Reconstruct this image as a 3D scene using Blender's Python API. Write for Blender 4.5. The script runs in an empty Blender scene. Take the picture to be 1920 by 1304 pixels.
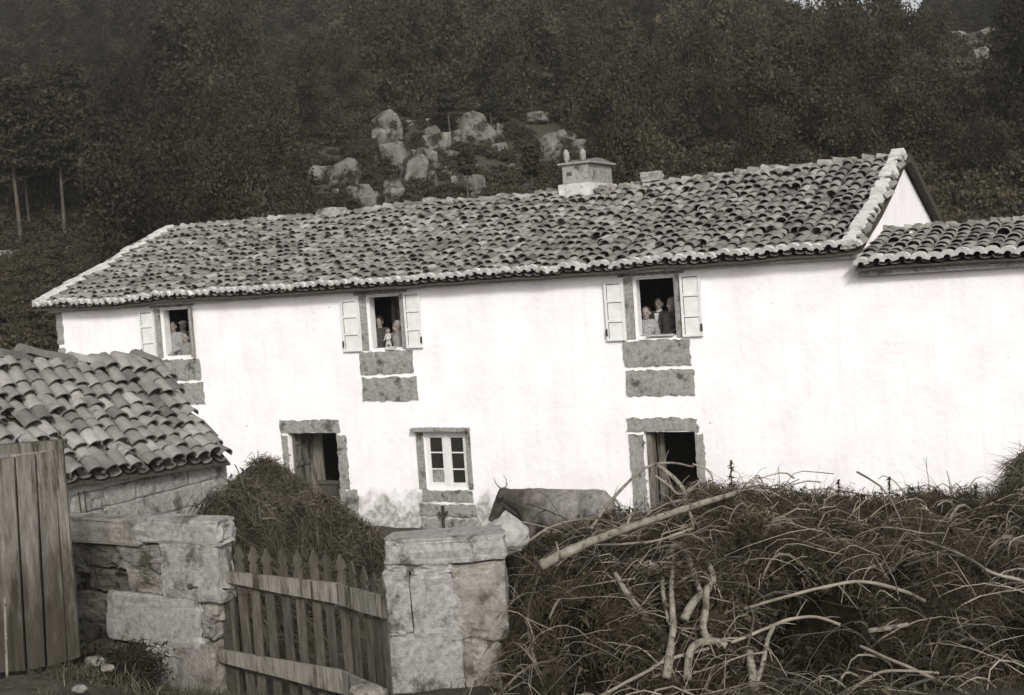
import bpy, bmesh, math, random
import numpy as np
from math import radians, sin, cos, pi
from mathutils import Vector, Matrix, noise
random.seed(7); rng = np.random.default_rng(11)
scene = bpy.context.scene
COL = scene.collection

# ------------------------------------------------------------------ camera
FPX = 2360.0; YAW = radians(27.9); PITCH = radians(3.24); ROLL = radians(4.0)
CAM = Vector((0, -21.1, 4.9))
_f0 = Vector((-sin(YAW), cos(YAW), 0)); _r0 = Vector((cos(YAW), sin(YAW), 0)); _z = Vector((0, 0, 1))
FW = _f0*cos(PITCH) - _z*sin(PITCH); _u0 = _f0*sin(PITCH) + _z*cos(PITCH)
RT = cos(ROLL)*_r0 - sin(ROLL)*_u0; UP = cos(ROLL)*_u0 + sin(ROLL)*_r0
cam_d = bpy.data.cameras.new("camera"); cam = bpy.data.objects.new("camera", cam_d); COL.objects.link(cam)
m = Matrix((RT, UP, -FW)).transposed().to_4x4(); m.translation = CAM
cam.matrix_world = m
cam_d.sensor_width = 36; cam_d.lens = FPX/1920*36; cam_d.clip_start = 0.1; cam_d.clip_end = 3000
scene.camera = cam

# ------------------------------------------------------------------ light
SUN = Vector((0.56, -0.68, 0.54)).normalized()
w = bpy.data.worlds.new("World"); scene.world = w; w.use_nodes = True
nt = w.node_tree; nt.nodes.clear()
sky = nt.nodes.new('ShaderNodeTexSky'); sky.sky_type = 'NISHITA'; sky.sun_disc = False
sky.sun_elevation = math.asin(SUN.z); sky.sun_rotation = math.atan2(SUN.x, SUN.y)
sky.dust_density = 4; sky.air_density = 1.0; sky.ozone_density = 1.0
hs = nt.nodes.new('ShaderNodeHueSaturation'); hs.inputs['Saturation'].default_value = 0.22
bg = nt.nodes.new('ShaderNodeBackground'); bg.inputs['Strength'].default_value = 0.11
wo = nt.nodes.new('ShaderNodeOutputWorld')
nt.links.new(sky.outputs[0], hs.inputs['Color']); nt.links.new(hs.outputs[0], bg.inputs['Color']); nt.links.new(bg.outputs[0], wo.inputs['Surface'])
sl = bpy.data.lights.new("sun", 'SUN'); sl.energy = 1.8; sl.angle = radians(9); sl.color = (1, .97, .93)
so = bpy.data.objects.new("sun", sl); COL.objects.link(so)
so.rotation_euler = (-SUN).to_track_quat('-Z', 'Y').to_euler()
vs = scene.view_settings; vs.view_transform = 'Standard'; vs.look = 'None'; vs.gamma = 1; vs.exposure = 0.36

# ------------------------------------------------------------------ layout helpers
def ray(x, y): return FW*FPX + (x-960)*RT - (y-652)*UP
def at(x, y, Z): return CAM + ray(x, y)/FPX*Z
def wall(x, y, Y=0.0):
    d = ray(x, y); return CAM + d*((Y-CAM.y)/d.y)
def atx(x, y, X):
    d = ray(x, y); return CAM + d*((X-CAM.x)/d.x)
def proj(P):
    q = Vector(P)-CAM; d = q.dot(FW); return 960+FPX*q.dot(RT)/d, 652-FPX*q.dot(UP)/d, d
def cf(x, y):                      # world -> camera-aligned ground coordinates (X right, Z away)
    dx, dy = x-CAM.x, y-CAM.y
    return dx*_r0.x+dy*_r0.y, dx*_f0.x+dy*_f0.y
def fc(X, Z): return CAM.x+X*_r0.x+Z*_f0.x, CAM.y+X*_r0.y+Z*_f0.y
PZ = [-40, 0, 7, 9, 10.5, 12, 14, 18, 21, 31, 36, 45, 55, 100, 180, 255, 300, 900]
PH = [3.4, 3.0, 2.1, 1.62, 1.28, 1.0, .6, .12, 0, 0, 1.3, 4.2, 7.0, 19.5, 42, 58, 56, 30]
def gcf(X, Z):
    h = np.interp(Z, PZ, PH)
    h = h*(1 - np.clip((Z-60)/150, 0, 1)*(X/470 + .21*np.exp(-((X/max(Z, 1)-.275)/.065)**2)))
    h = h + .55*np.exp(-((X+4.3)/1.1)**2-((Z-10.6)/1.0)**2)
    return h
def gnd(x, y):
    X, Z = cf(x, y); h = float(gcf(X, Z))
    if Z > 40: h += min(1, (Z-40)/30)*(noise.noise(Vector((x*.035, y*.035, 0)))*4.0+noise.noise(Vector((x*.1, y*.1, 3)))*1.0)
    return h
def hit(px, py, z0=30, z1=320):
    z = z0
    while z < z1:
        p = at(px, py, z)
        if gnd(p.x, p.y) >= p.z: return p
        z *= 1.006
    return None

# ------------------------------------------------------------------ materials
MATS = {}
def mat(name, c1, c2, scale=6.0, rough=.9, bump=.3, bscale=None, detail=8, tone=0.0, c3=None, s3=1.2, t3=.55, stretch=None, spec=.2, metal=0, sharp=.2):
    if name in MATS: return MATS[name]
    M = bpy.data.materials.new(name); M.use_nodes = True; n = M.node_tree; N = n.nodes; L = n.links
    b = N['Principled BSDF']; b.inputs['Roughness'].default_value = rough; b.inputs['Specular IOR Level'].default_value = spec
    b.inputs['Metallic'].default_value = metal
    tc = N.new('ShaderNodeTexCoord'); mp = N.new('ShaderNodeMapping'); L.new(tc.outputs['Object'], mp.inputs[0])
    if stretch: mp.inputs['Scale'].default_value = stretch
    t = N.new('ShaderNodeTexNoise'); t.inputs['Scale'].default_value = scale; t.inputs['Detail'].default_value = detail; t.inputs['Roughness'].default_value = .65
    L.new(mp.outputs[0], t.inputs['Vector'])
    r = N.new('ShaderNodeValToRGB'); r.color_ramp.elements[0].position = .5-sharp; r.color_ramp.elements[1].position = .5+sharp
    r.color_ramp.elements[0].color = (*c1, 1); r.color_ramp.elements[1].color = (*c2, 1)
    L.new(t.outputs['Fac'], r.inputs[0]); out = r.outputs[0]
    if c3:
        t3n = N.new('ShaderNodeTexNoise'); t3n.inputs['Scale'].default_value = s3; t3n.inputs['Detail'].default_value = 7; t3n.inputs['Roughness'].default_value = .7
        L.new(mp.outputs[0], t3n.inputs['Vector'])
        rr = N.new('ShaderNodeValToRGB'); rr.color_ramp.elements[0].position = t3; rr.color_ramp.elements[1].position = t3+.1
        L.new(t3n.outputs['Fac'], rr.inputs[0])
        mx = N.new('ShaderNodeMixRGB'); mx.inputs['Color2'].default_value = (*c3, 1); L.new(rr.outputs[0], mx.inputs['Fac']); L.new(out, mx.inputs['Color1']); out = mx.outputs[0]
    if tone:
        a = N.new('ShaderNodeAttribute'); a.attribute_name = 'tone'
        ma = N.new('ShaderNodeMapRange'); ma.inputs['To Min'].default_value = 1-tone; ma.inputs['To Max'].default_value = 1+tone; L.new(a.outputs['Fac'], ma.inputs['Value'])
        vm = N.new('ShaderNodeVectorMath'); vm.operation = 'SCALE'; L.new(out, vm.inputs[0]); L.new(ma.outputs[0], vm.inputs['Scale']); out = vm.outputs[0]
    L.new(out, b.inputs['Base Color'])
    if bump:
        bn = N.new('ShaderNodeTexNoise'); bn.inputs['Scale'].default_value = bscale or scale*4; bn.inputs['Detail'].default_value = 6
        L.new(mp.outputs[0], bn.inputs['Vector'])
        bp = N.new('ShaderNodeBump'); bp.inputs['Strength'].default_value = bump; bp.inputs['Distance'].default_value = .02
        L.new(bn.outputs['Fac'], bp.inputs['Height']); L.new(bp.outputs[0], b.inputs['Normal'])
    MATS[name] = M; return M

M_tile = mat('weathered_tile', (.135, .128, .116), (.30, .288, .27), 2.2, tone=.42, c3=(.10, .097, .08), s3=3.5, t3=.60, bump=.5, bscale=30)
M_pan = mat('pan_tile', (.09, .084, .075), (.18, .17, .156), 5, tone=.3)
M_mortar = mat('lime_mortar', (.38, .37, .355), (.62, .61, .59), 5, c3=(.25, .24, .225), s3=6, t3=.58)
M_granite = mat('granite', (.17, .165, .152), (.37, .36, .345), 18, c3=(.085, .079, .065), s3=3.0, t3=.53, bump=.5, bscale=60)
M_stone = mat('field_stone', (.11, .10, .082), (.30, .285, .255), 5.5, tone=.35, c3=(.075, .068, .05), s3=2.6, t3=.54, bump=.9, bscale=22)
M_pale = mat('pale_rock', (.24, .232, .215), (.40, .39, .37), 4, c3=(.16, .15, .13), s3=2.5, t3=.60, bump=.8, bscale=9)
M_outcrop = mat('outcrop_rock', (.075, .071, .06), (.22, .212, .19), 1.1, c3=(.022, .02, .014), s3=.9, t3=.47, bump=1, bscale=2.2)
M_mossy = mat('mossy_rubble', (.045, .042, .03), (.20, .19, .16), 7, tone=.4, c3=(.02, .018, .012), s3=3.5, t3=.50, bump=1, bscale=16)
M_joint = mat('earth_joint', (.03, .027, .02), (.07, .065, .05), 12)
M_wood = mat('weathered_wood', (.09, .083, .067), (.21, .197, .17), 3.5, stretch=(6, 6, .7), tone=.2, c3=(.04, .034, .022), s3=1.4, t3=.50, bump=.8, bscale=14)
M_gate = mat('gate_wood', (.036, .032, .024), (.095, .086, .068), 5, stretch=(5, 5, .8), tone=.25, c3=(.045, .04, .03), s3=3, t3=.58, bump=.7, bscale=20)
M_darkwood = mat('dark_wood', (.035, .03, .024), (.08, .07, .055), 4, stretch=(5, 5, .7))
M_paint = mat('white_painted_wood', (.60, .59, .58), (.76, .75, .74), 5, c3=(.45, .44, .42), s3=5, t3=.62, bump=.2)
M_room = mat('dark_interior', (.05, .045, .035), (.09, .08, .065), 2)  # dark colour chosen so the rooms stay dim behind the openings
M_glass = mat('window_glass', (.015, .015, .013), (.04, .038, .03), 3, rough=.12, bump=0, spec=.5)
M_iron = mat('rusty_iron', (.03, .026, .022), (.07, .055, .045), 20, rough=.7)
M_ground = mat('yard_earth', (.025, .021, .014), (.08, .072, .055), 6, c3=(.12, .11, .09), s3=1.7, t3=.60, bump=1, bscale=18)
M_leaf = mat('woodland_leaf', (.022, .0195, .011), (.078, .065, .040), .08, tone=.6, detail=4, bump=0, sharp=.12)
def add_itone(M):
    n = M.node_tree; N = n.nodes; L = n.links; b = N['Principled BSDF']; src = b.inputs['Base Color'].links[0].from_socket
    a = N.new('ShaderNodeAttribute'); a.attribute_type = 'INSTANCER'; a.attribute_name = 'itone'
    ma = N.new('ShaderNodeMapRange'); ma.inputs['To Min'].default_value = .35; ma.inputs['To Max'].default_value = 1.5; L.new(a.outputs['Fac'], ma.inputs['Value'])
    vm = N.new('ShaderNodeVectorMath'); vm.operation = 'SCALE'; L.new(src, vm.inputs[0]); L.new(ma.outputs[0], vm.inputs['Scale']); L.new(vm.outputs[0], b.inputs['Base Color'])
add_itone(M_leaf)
M_pine = mat('pine_needles', (.018, .017, .010), (.042, .038, .024), .3, tone=.5, bump=0)
M_bark = mat('pine_bark', (.035, .03, .022), (.105, .093, .075), 3, bump=.5)
M_twig = mat('dry_twig', (.07, .06, .042), (.25, .228, .185), 2.2, tone=.75, bump=.3, bscale=40)
M_pole = mat('peeled_branch', (.10, .09, .068), (.27, .25, .205), 9, c3=(.06, .05, .035), s3=12, t3=.52, bump=.5, bscale=30)
M_fern = mat('dry_brush', (.017, .014, .008), (.075, .062, .036), 1.2, tone=.65, bump=0)
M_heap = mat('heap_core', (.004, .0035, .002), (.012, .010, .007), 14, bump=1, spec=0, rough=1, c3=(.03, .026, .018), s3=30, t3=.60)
M_heath = mat('cut_heather', (.036, .031, .019), (.105, .095, .066), 1.5, tone=.6, bump=0)
M_grass = mat('weed_blade', (.035, .033, .02), (.095, .09, .06), 2, tone=.6, bump=0)
M_skin = mat('skin', (.20, .17, .145), (.27, .235, .205), 5, rough=.6, bump=0)

def rot_wood():
    M = mat('rotting_plank', (.085, .078, .064), (.215, .20, .175), 3.5, stretch=(6, 6, .7), tone=.2, c3=(.05, .042, .03), s3=1.6, t3=.52, bump=.9, bscale=14)
    N = M.node_tree.nodes; L = M.node_tree.links; b = N['Principled BSDF']; src = b.inputs['Base Color'].links[0].from_socket
    tc = N.new('ShaderNodeTexCoord'); sx = N.new('ShaderNodeSeparateXYZ'); L.new(tc.outputs['Object'], sx.inputs[0])
    mp = N.new('ShaderNodeMapping'); mp.inputs['Scale'].default_value = (5, 5, 1.2); L.new(tc.outputs['Object'], mp.inputs[0])
    t = N.new('ShaderNodeTexNoise'); t.inputs['Scale'].default_value = 2.5; t.inputs['Detail'].default_value = 9; L.new(mp.outputs[0], t.inputs['Vector'])
    a = N.new('ShaderNodeMath'); a.operation = 'MULTIPLY_ADD'; L.new(t.outputs['Fac'], a.inputs[0]); a.inputs[1].default_value = 2.2; a.inputs[2].default_value = 1.75
    s_ = N.new('ShaderNodeMath'); s_.operation = 'SUBTRACT'; L.new(a.outputs[0], s_.inputs[0]); L.new(sx.outputs['Z'], s_.inputs[1])
    g = N.new('ShaderNodeMapRange'); g.inputs['From Min'].default_value = -.25; g.inputs['From Max'].default_value = .7; g.inputs['To Max'].default_value = .85; L.new(s_.outputs[0], g.inputs['Value'])
    m = N.new('ShaderNodeMixRGB'); L.new(g.outputs[0], m.inputs['Fac']); L.new(src, m.inputs['Color1']); m.inputs['Color2'].default_value = (.028, .024, .014, 1); L.new(m.outputs[0], b.inputs['Base Color'])
    return M
M_rot = rot_wood()
def wash_material():
    M = bpy.data.materials.new('whitewash'); M.use_nodes = True; n = M.node_tree; N = n.nodes; L = n.links
    b = N['Principled BSDF']; b.inputs['Roughness'].default_value = .95; b.inputs['Specular IOR Level'].default_value = .1
    tc = N.new('ShaderNodeTexCoord'); sx = N.new('ShaderNodeSeparateXYZ'); L.new(tc.outputs['Object'], sx.inputs[0])
    t = N.new('ShaderNodeTexNoise'); t.inputs['Scale'].default_value = 1.3; t.inputs['Detail'].default_value = 9; L.new(tc.outputs['Object'], t.inputs['Vector'])
    r = N.new('ShaderNodeValToRGB'); r.color_ramp.elements[0].position = .35; r.color_ramp.elements[1].position = .55
    r.color_ramp.elements[0].color = (.83, .785, .795, 1); r.color_ramp.elements[1].color = (.88, .855, .86, 1); L.new(t.outputs['Fac'], r.inputs[0])
    # whitewash worn off near the ground
    t2 = N.new('ShaderNodeTexNoise'); t2.inputs['Scale'].default_value = 2.2; t2.inputs['Detail'].default_value = 8; L.new(tc.outputs['Object'], t2.inputs['Vector'])
    a = N.new('ShaderNodeMath'); a.operation = 'MULTIPLY_ADD'; L.new(t2.outputs['Fac'], a.inputs[0]); a.inputs[1].default_value = 1.5; a.inputs[2].default_value = -.15
    s = N.new('ShaderNodeMath'); s.operation = 'SUBTRACT'; L.new(a.outputs[0], s.inputs[0]); L.new(sx.outputs['Z'], s.inputs[1])
    g = N.new('ShaderNodeMapRange'); g.inputs['From Min'].default_value = -.08; g.inputs['From Max'].default_value = .22; L.new(s.outputs[0], g.inputs['Value'])
    r2 = N.new('ShaderNodeValToRGB'); r2.color_ramp.elements[0].position = .4; r2.color_ramp.elements[1].position = .6
    r2.color_ramp.elements[0].color = (.30, .29, .28, 1); r2.color_ramp.elements[1].color = (.52, .51, .49, 1)
    t3 = N.new('ShaderNodeTexNoise'); t3.inputs['Scale'].default_value = 9; L.new(tc.outputs['Object'], t3.inputs['Vector']); L.new(t3.outputs['Fac'], r2.inputs[0])
    mx = N.new('ShaderNodeMixRGB'); L.new(g.outputs[0], mx.inputs['Fac']); L.new(r.outputs[0], mx.inputs['Color1']); L.new(r2.outputs[0], mx.inputs['Color2'])
    # small stains
    t4 = N.new('ShaderNodeTexNoise'); t4.inputs['Scale'].default_value = 5; t4.inputs['Detail'].default_value = 3; L.new(tc.outputs['Object'], t4.inputs['Vector'])
    r4 = N.new('ShaderNodeValToRGB'); r4.color_ramp.elements[0].position = .73; r4.color_ramp.elements[1].position = .77; L.new(t4.outputs['Fac'], r4.inputs[0])
    m4 = N.new('ShaderNodeMixRGB'); L.new(r4.outputs[0], m4.inputs['Fac']); L.new(mx.outputs[0], m4.inputs['Color1']); m4.inputs['Color2'].default_value = (.5, .47, .46, 1)
    L.new(m4.outputs[0], b.inputs['Base Color'])
    mp5 = N.new('ShaderNodeMapping'); mp5.inputs['Scale'].default_value = (2.2, 2.2, .16); L.new(tc.outputs['Object'], mp5.inputs[0])
    t5 = N.new('ShaderNodeTexNoise'); t5.inputs['Scale'].default_value = 2.4; t5.inputs['Detail'].default_value = 9; t5.inputs['Roughness'].default_value = .7; L.new(mp5.outputs[0], t5.inputs['Vector'])
    r5 = N.new('ShaderNodeMapRange'); r5.inputs['From Min'].default_value = .52; r5.inputs['From Max'].default_value = .78; r5.inputs['To Max'].default_value = .30; L.new(t5.outputs['Fac'], r5.inputs['Value'])
    m5 = N.new('ShaderNodeMixRGB'); L.new(r5.outputs[0], m5.inputs['Fac']); L.new(m4.outputs[0], m5.inputs['Color1']); m5.inputs['Color2'].default_value = (.55, .52, .52, 1); L.new(m5.outputs[0], b.inputs['Base Color'])
    bn = N.new('ShaderNodeTexNoise'); bn.inputs['Scale'].default_value = 7; bn.inputs['Detail'].default_value = 8; L.new(tc.outputs['Object'], bn.inputs['Vector'])
    bp = N.new('ShaderNodeBump'); bp.inputs['Strength'].default_value = .4; bp.inputs['Distance'].default_value = .03; L.new(bn.outputs['Fac'], bp.inputs['Height']); L.new(bp.outputs[0], b.inputs['Normal'])
    return M
M_wash = wash_material()

# ------------------------------------------------------------------ object helpers
def tag(o, label=None, cat=None, group=None, kind=None):
    if label: o['label'] = label
    if cat: o['category'] = cat
    if group: o['group'] = group
    if kind: o['kind'] = kind
    return o
def thing(name, loc, label, cat, group=None):
    o = bpy.data.objects.new(name, None); COL.objects.link(o); o.location = loc; o.empty_display_size = .2
    bpy.context.view_layer.update()
    return tag(o, label, cat, group)
# child meshes are modelled in world coordinates; sub-part parents are meshes at the origin of their thing
def par(o, parent):
    root = parent
    while root.parent: root = root.parent
    o.parent = parent
    if root is parent: o.matrix_parent_inverse = Matrix.Translation(-Vector(root.location))
class MB:
    def __init__(s): s.v = []; s.f = []; s.t = []; s.mi = []
    def add(s, vs, fs, tone=.5, mi=0):
        k = len(s.v); s.v += [tuple(p) for p in vs]; s.f += [tuple(i+k for i in f) for f in fs]
        s.t += [tone]*len(fs); s.mi += [mi]*len(fs); return s
    def hexa(s, c, tone=.5, mi=0):     # 8 corners: bottom 4 ccw, top 4 ccw
        return s.add(c, [(3, 2, 1, 0), (4, 5, 6, 7), (0, 1, 5, 4), (1, 2, 6, 5), (2, 3, 7, 6), (3, 0, 4, 7)], tone, mi)
    def box(s, x0, x1, y0, y1, z0, z1, tone=.5, mi=0):
        return s.hexa([(x0, y0, z0), (x1, y0, z0), (x1, y1, z0), (x0, y1, z0), (x0, y0, z1), (x1, y0, z1), (x1, y1, z1), (x0, y1, z1)], tone, mi)
    def tube(s, pts, rads, n=6, tone=.5, mi=0):
        pts = [Vector(p) for p in pts]; vs = []; fs = []
        prev = None
        for i, p in enumerate(pts):
            t = (pts[min(i+1, len(pts)-1)]-pts[max(i-1, 0)])
            if t.length < 1e-9: t = Vector((0, 0, 1))
            t.normalize()
            a = prev if prev else (Vector((0, 0, 1)) if abs(t.z) < .9 else Vector((1, 0, 0)))
            a = (a-t*a.dot(t)).normalized(); b = t.cross(a); prev = a
            r = rads[i] if hasattr(rads, '__len__') else rads
            for k in range(n):
                an = 2*pi*k/n; vs.append(p+(a*cos(an)+b*sin(an))*r)
        for i in range(len(pts)-1):
            for k in range(n):
                fs.append((i*n+k, i*n+(k+1) % n, (i+1)*n+(k+1) % n, (i+1)*n+k))
        fs.append(tuple(range(n))[::-1]); fs.append(tuple((len(pts)-1)*n+k for k in range(n)))
        return s.add(vs, fs, tone, mi)
    def build(s, name, mats, parent=None, smooth=False):
        me = bpy.data.meshes.new(name); me.from_pydata(s.v, [], s.f); me.update()
        for M in (mats if isinstance(mats, (list, tuple)) else [mats]): me.materials.append(M)
        at_ = me.attributes.new('tone', 'FLOAT', 'FACE'); at_.data.foreach_set('value', s.t)
        me.polygons.foreach_set('material_index', s.mi)
        if smooth: me.polygons.foreach_set('use_smooth', [True]*len(me.polygons))
        o = bpy.data.objects.new(name, me); COL.objects.link(o)
        if parent: par(o, parent)
        return o
def npmesh(name, V, F4, tone, material, parent=None, smooth=False):
    """V (n,3), F4 (m,4) quads"""
    me = bpy.data.meshes.new(name); n = len(V); m_ = len(F4)
    me.vertices.add(n); me.vertices.foreach_set('co', np.asarray(V, np.float32).ravel())
    me.loops.add(m_*4); me.loops.foreach_set('vertex_index', np.asarray(F4, np.int32).ravel())
    me.polygons.add(m_); me.polygons.foreach_set('loop_start', np.arange(m_, dtype=np.int32)*4)
    me.update(calc_edges=True)
    a = me.attributes.new('tone', 'FLOAT', 'FACE'); a.data.foreach_set('value', np.asarray(tone, np.float32))
    if smooth: me.polygons.foreach_set('use_smooth', np.ones(m_, bool))
    me.materials.append(material)
    o = bpy.data.objects.new(name, me); COL.objects.link(o)
    if parent: par(o, parent)
    return o
def remeshed(name, bm, voxel, material, parent=None, smooth_iter=2):
    me = bpy.data.meshes.new(name+'_raw'); bm.to_mesh(me); bm.free()
    o = bpy.data.objects.new(name, me); COL.objects.link(o)
    r = o.modifiers.new('r', 'REMESH'); r.mode = 'VOXEL'; r.voxel_size = voxel; r.use_smooth_shade = True
    if smooth_iter:
        s = o.modifiers.new('s', 'SMOOTH'); s.iterations = smooth_iter; s.factor = .5
    dg = bpy.context.evaluated_depsgraph_get(); dg.update()
    nm = bpy.data.meshes.new_from_object(o.evaluated_get(dg)); nm.name = name
    o.modifiers.clear(); o.data = nm; bpy.data.meshes.remove(me)
    nm.materials.clear(); nm.materials.append(material)
    nm.polygons.foreach_set('use_smooth', [True]*len(nm.polygons))
    if parent: par(o, parent)
    return o
def ell(bm, c, r, rot=None, seg=14):
    M_ = Matrix.Translation(Vector(c)) @ (rot.to_4x4() if rot else Matrix.Identity(4)) @ Matrix.Diagonal((r[0], r[1], r[2], 1))
    bmesh.ops.create_uvsphere(bm, u_segments=seg, v_segments=max(8, seg//2+2), radius=1, matrix=M_)
def cap(bm, p0, r0, p1, r1, seg=12):
    p0 = Vector(p0); p1 = Vector(p1); d = p1-p0
    if d.length < 1e-5: return
    q = d.to_track_quat('Z', 'Y').to_matrix().to_4x4()
    bmesh.ops.create_cone(bm, cap_ends=True, segments=seg, radius1=r0, radius2=r1, depth=d.length, matrix=Matrix.Translation((p0+p1)/2) @ q)
    ell(bm, p0, (r0,)*3, seg=seg); ell(bm, p1, (r1,)*3, seg=seg)
def rock(c, r, seed=0, rough=.25, sub=3, mb=None, tone=.5, rot=None, boxy=0.0):
    """displaced icosphere (or rounded block) verts added to an MB"""
    bm = bmesh.new(); bmesh.ops.create_icosphere(bm, subdivisions=sub, radius=1)
    sd = Vector((seed*3.7, seed*1.3, seed*.7))
    for v in bm.verts:
        n_ = v.co.normalized()
        if boxy:
            q = Vector([math.copysign(abs(a)**(1-boxy), a) for a in n_]); mx = max(abs(q.x), abs(q.y), abs(q.z)); q = q/mx*(.85+.15*mx); n_ = n_.lerp(q, .95)
        k = 1+rough*(noise.noise(n_*1.6+sd)+.5*noise.noise(n_*4+sd))
        p = n_*k; v.co = Vector((p.x*r[0], p.y*r[1], p.z*r[2]))
        if rot: v.co = rot @ v.co
        v.co += Vector(c)
    mb = mb or MB(); idx = {v: i for i, v in enumerate(bm.verts)}
    mb.add([v.co[:] for v in bm.verts], [[idx[v] for v in f.verts] for f in bm.faces], tone); bm.free(); return mb

# blades: bunch of thin curved strips, all numpy
def blades(P, D, L, W, droop=.3, seg=2, side=None):
    """P base (n,3), D unit direction (n,3), L length (n), W width (n) -> V,F"""
    n = len(P); s = side if side is not None else np.cross(D, rng.normal(size=(n, 3))); s /= np.linalg.norm(s, axis=1, keepdims=True)+1e-9
    rows = []
    for k in range(seg+1):
        t = k/seg; c = P+D*(L*t)[:, None]; c[:, 2] -= droop*L*t*t
        wdt = (W*(1-.75*t))[:, None]*.5; rows += [c-s*wdt, c+s*wdt]
    V = np.stack(rows, 1).reshape(-1, 3); b = np.arange(n)[:, None]*(2*(seg+1)); F = []
    for k in range(seg): F.append(np.concatenate([b+2*k, b+2*k+1, b+2*k+3, b+2*k+2], 1))
    return V, np.stack(F, 1).reshape(-1, 4)
def join(parts):
    Vs, Fs, Ts = [], [], []; k = 0
    for V, F, T in parts: Vs.append(V); Fs.append(F+k); Ts.append(T); k += len(V)
    return np.concatenate(Vs), np.concatenate(Fs), np.concatenate(Ts)
def unit(a): return a/(np.linalg.norm(a, axis=1, keepdims=True)+1e-9)

# ------------------------------------------------------------------ ground sheet
def make_ground():
    Zs = np.concatenate([np.arange(-30, 6, 3), np.arange(6, 24, .45), np.arange(24, 70, 1.5), np.arange(70, 330, 4), np.array([360, 420, 520, 700, 900])])
    ts = np.linspace(-1, 1, 150)
    V = []; 
    for Z in Zs:
        hw = max(14, .75*abs(Z)+10)
        for t in ts:
            X = t*hw; x, y = fc(X, Z); z = gnd(x, y)
            if 6 < Z < 30: z += noise.noise(Vector((x*1.7, y*1.7, 0)))*.05
            V.append((x, y, z))
    n = len(ts); F = [(i*n+j, i*n+j+1, (i+1)*n+j+1, (i+1)*n+j) for i in range(len(Zs)-1) for j in range(n-1)]
    F = [f for f in F]
    o = npmesh('ground', np.array(V), np.array(F), np.full(len(F), .5), M_ground, smooth=True)
    tag(o, kind='structure')
make_ground()

# ------------------------------------------------------------------ buildings
def holed_wall(x0, x1, z0, z1, y0, y1, holes, mb):
    """wall slab parallel to x, outer face y0, inner face y1, real openings with reveals. Faces subdivided for the openings only."""
    xs = sorted({x0, x1, *[h[0] for h in holes], *[h[1] for h in holes]}); zs = sorted({z0, z1, *[h[2] for h in holes], *[h[3] for h in holes]})
    inh = lambda cx, cz: any(h[0] < cx < h[1] and h[2] < cz < h[3] for h in holes)
    for i in range(len(xs)-1):
        for j in range(len(zs)-1):
            a, b, c, d = xs[i], xs[i+1], zs[j], zs[j+1]
            if inh((a+b)/2, (c+d)/2): continue
            mb.add([(a, y0, c), (b, y0, c), (b, y0, d), (a, y0, d)], [(0, 1, 2, 3)])
            mb.add([(a, y1, c), (b, y1, c), (b, y1, d), (a, y1, d)], [(3, 2, 1, 0)])
    for a, b, c, d in holes:
        mb.add([(a, y0, c), (a, y1, c), (a, y1, d), (a, y0, d)], [(0, 1, 2, 3)])
        mb.add([(b, y0, c), (b, y1, c), (b, y1, d), (b, y0, d)], [(3, 2, 1, 0)])
        mb.add([(a, y0, d), (b, y0, d), (b, y1, d), (a, y1, d)], [(3, 2, 1, 0)])
        mb.add([(a, y0, c), (b, y0, c), (b, y1, c), (a, y1, c)], [(0, 1, 2, 3)])
    for x in (x0, x1): mb.add([(x, y0, z0), (x, y1, z0), (x, y1, z1), (x, y0, z1)], [(0, 1, 2, 3)])
    mb.add([(x0, y0, z1), (x1, y0, z1), (x1, y1, z1), (x0, y1, z1)], [(0, 1, 2, 3)])
    return mb

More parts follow.
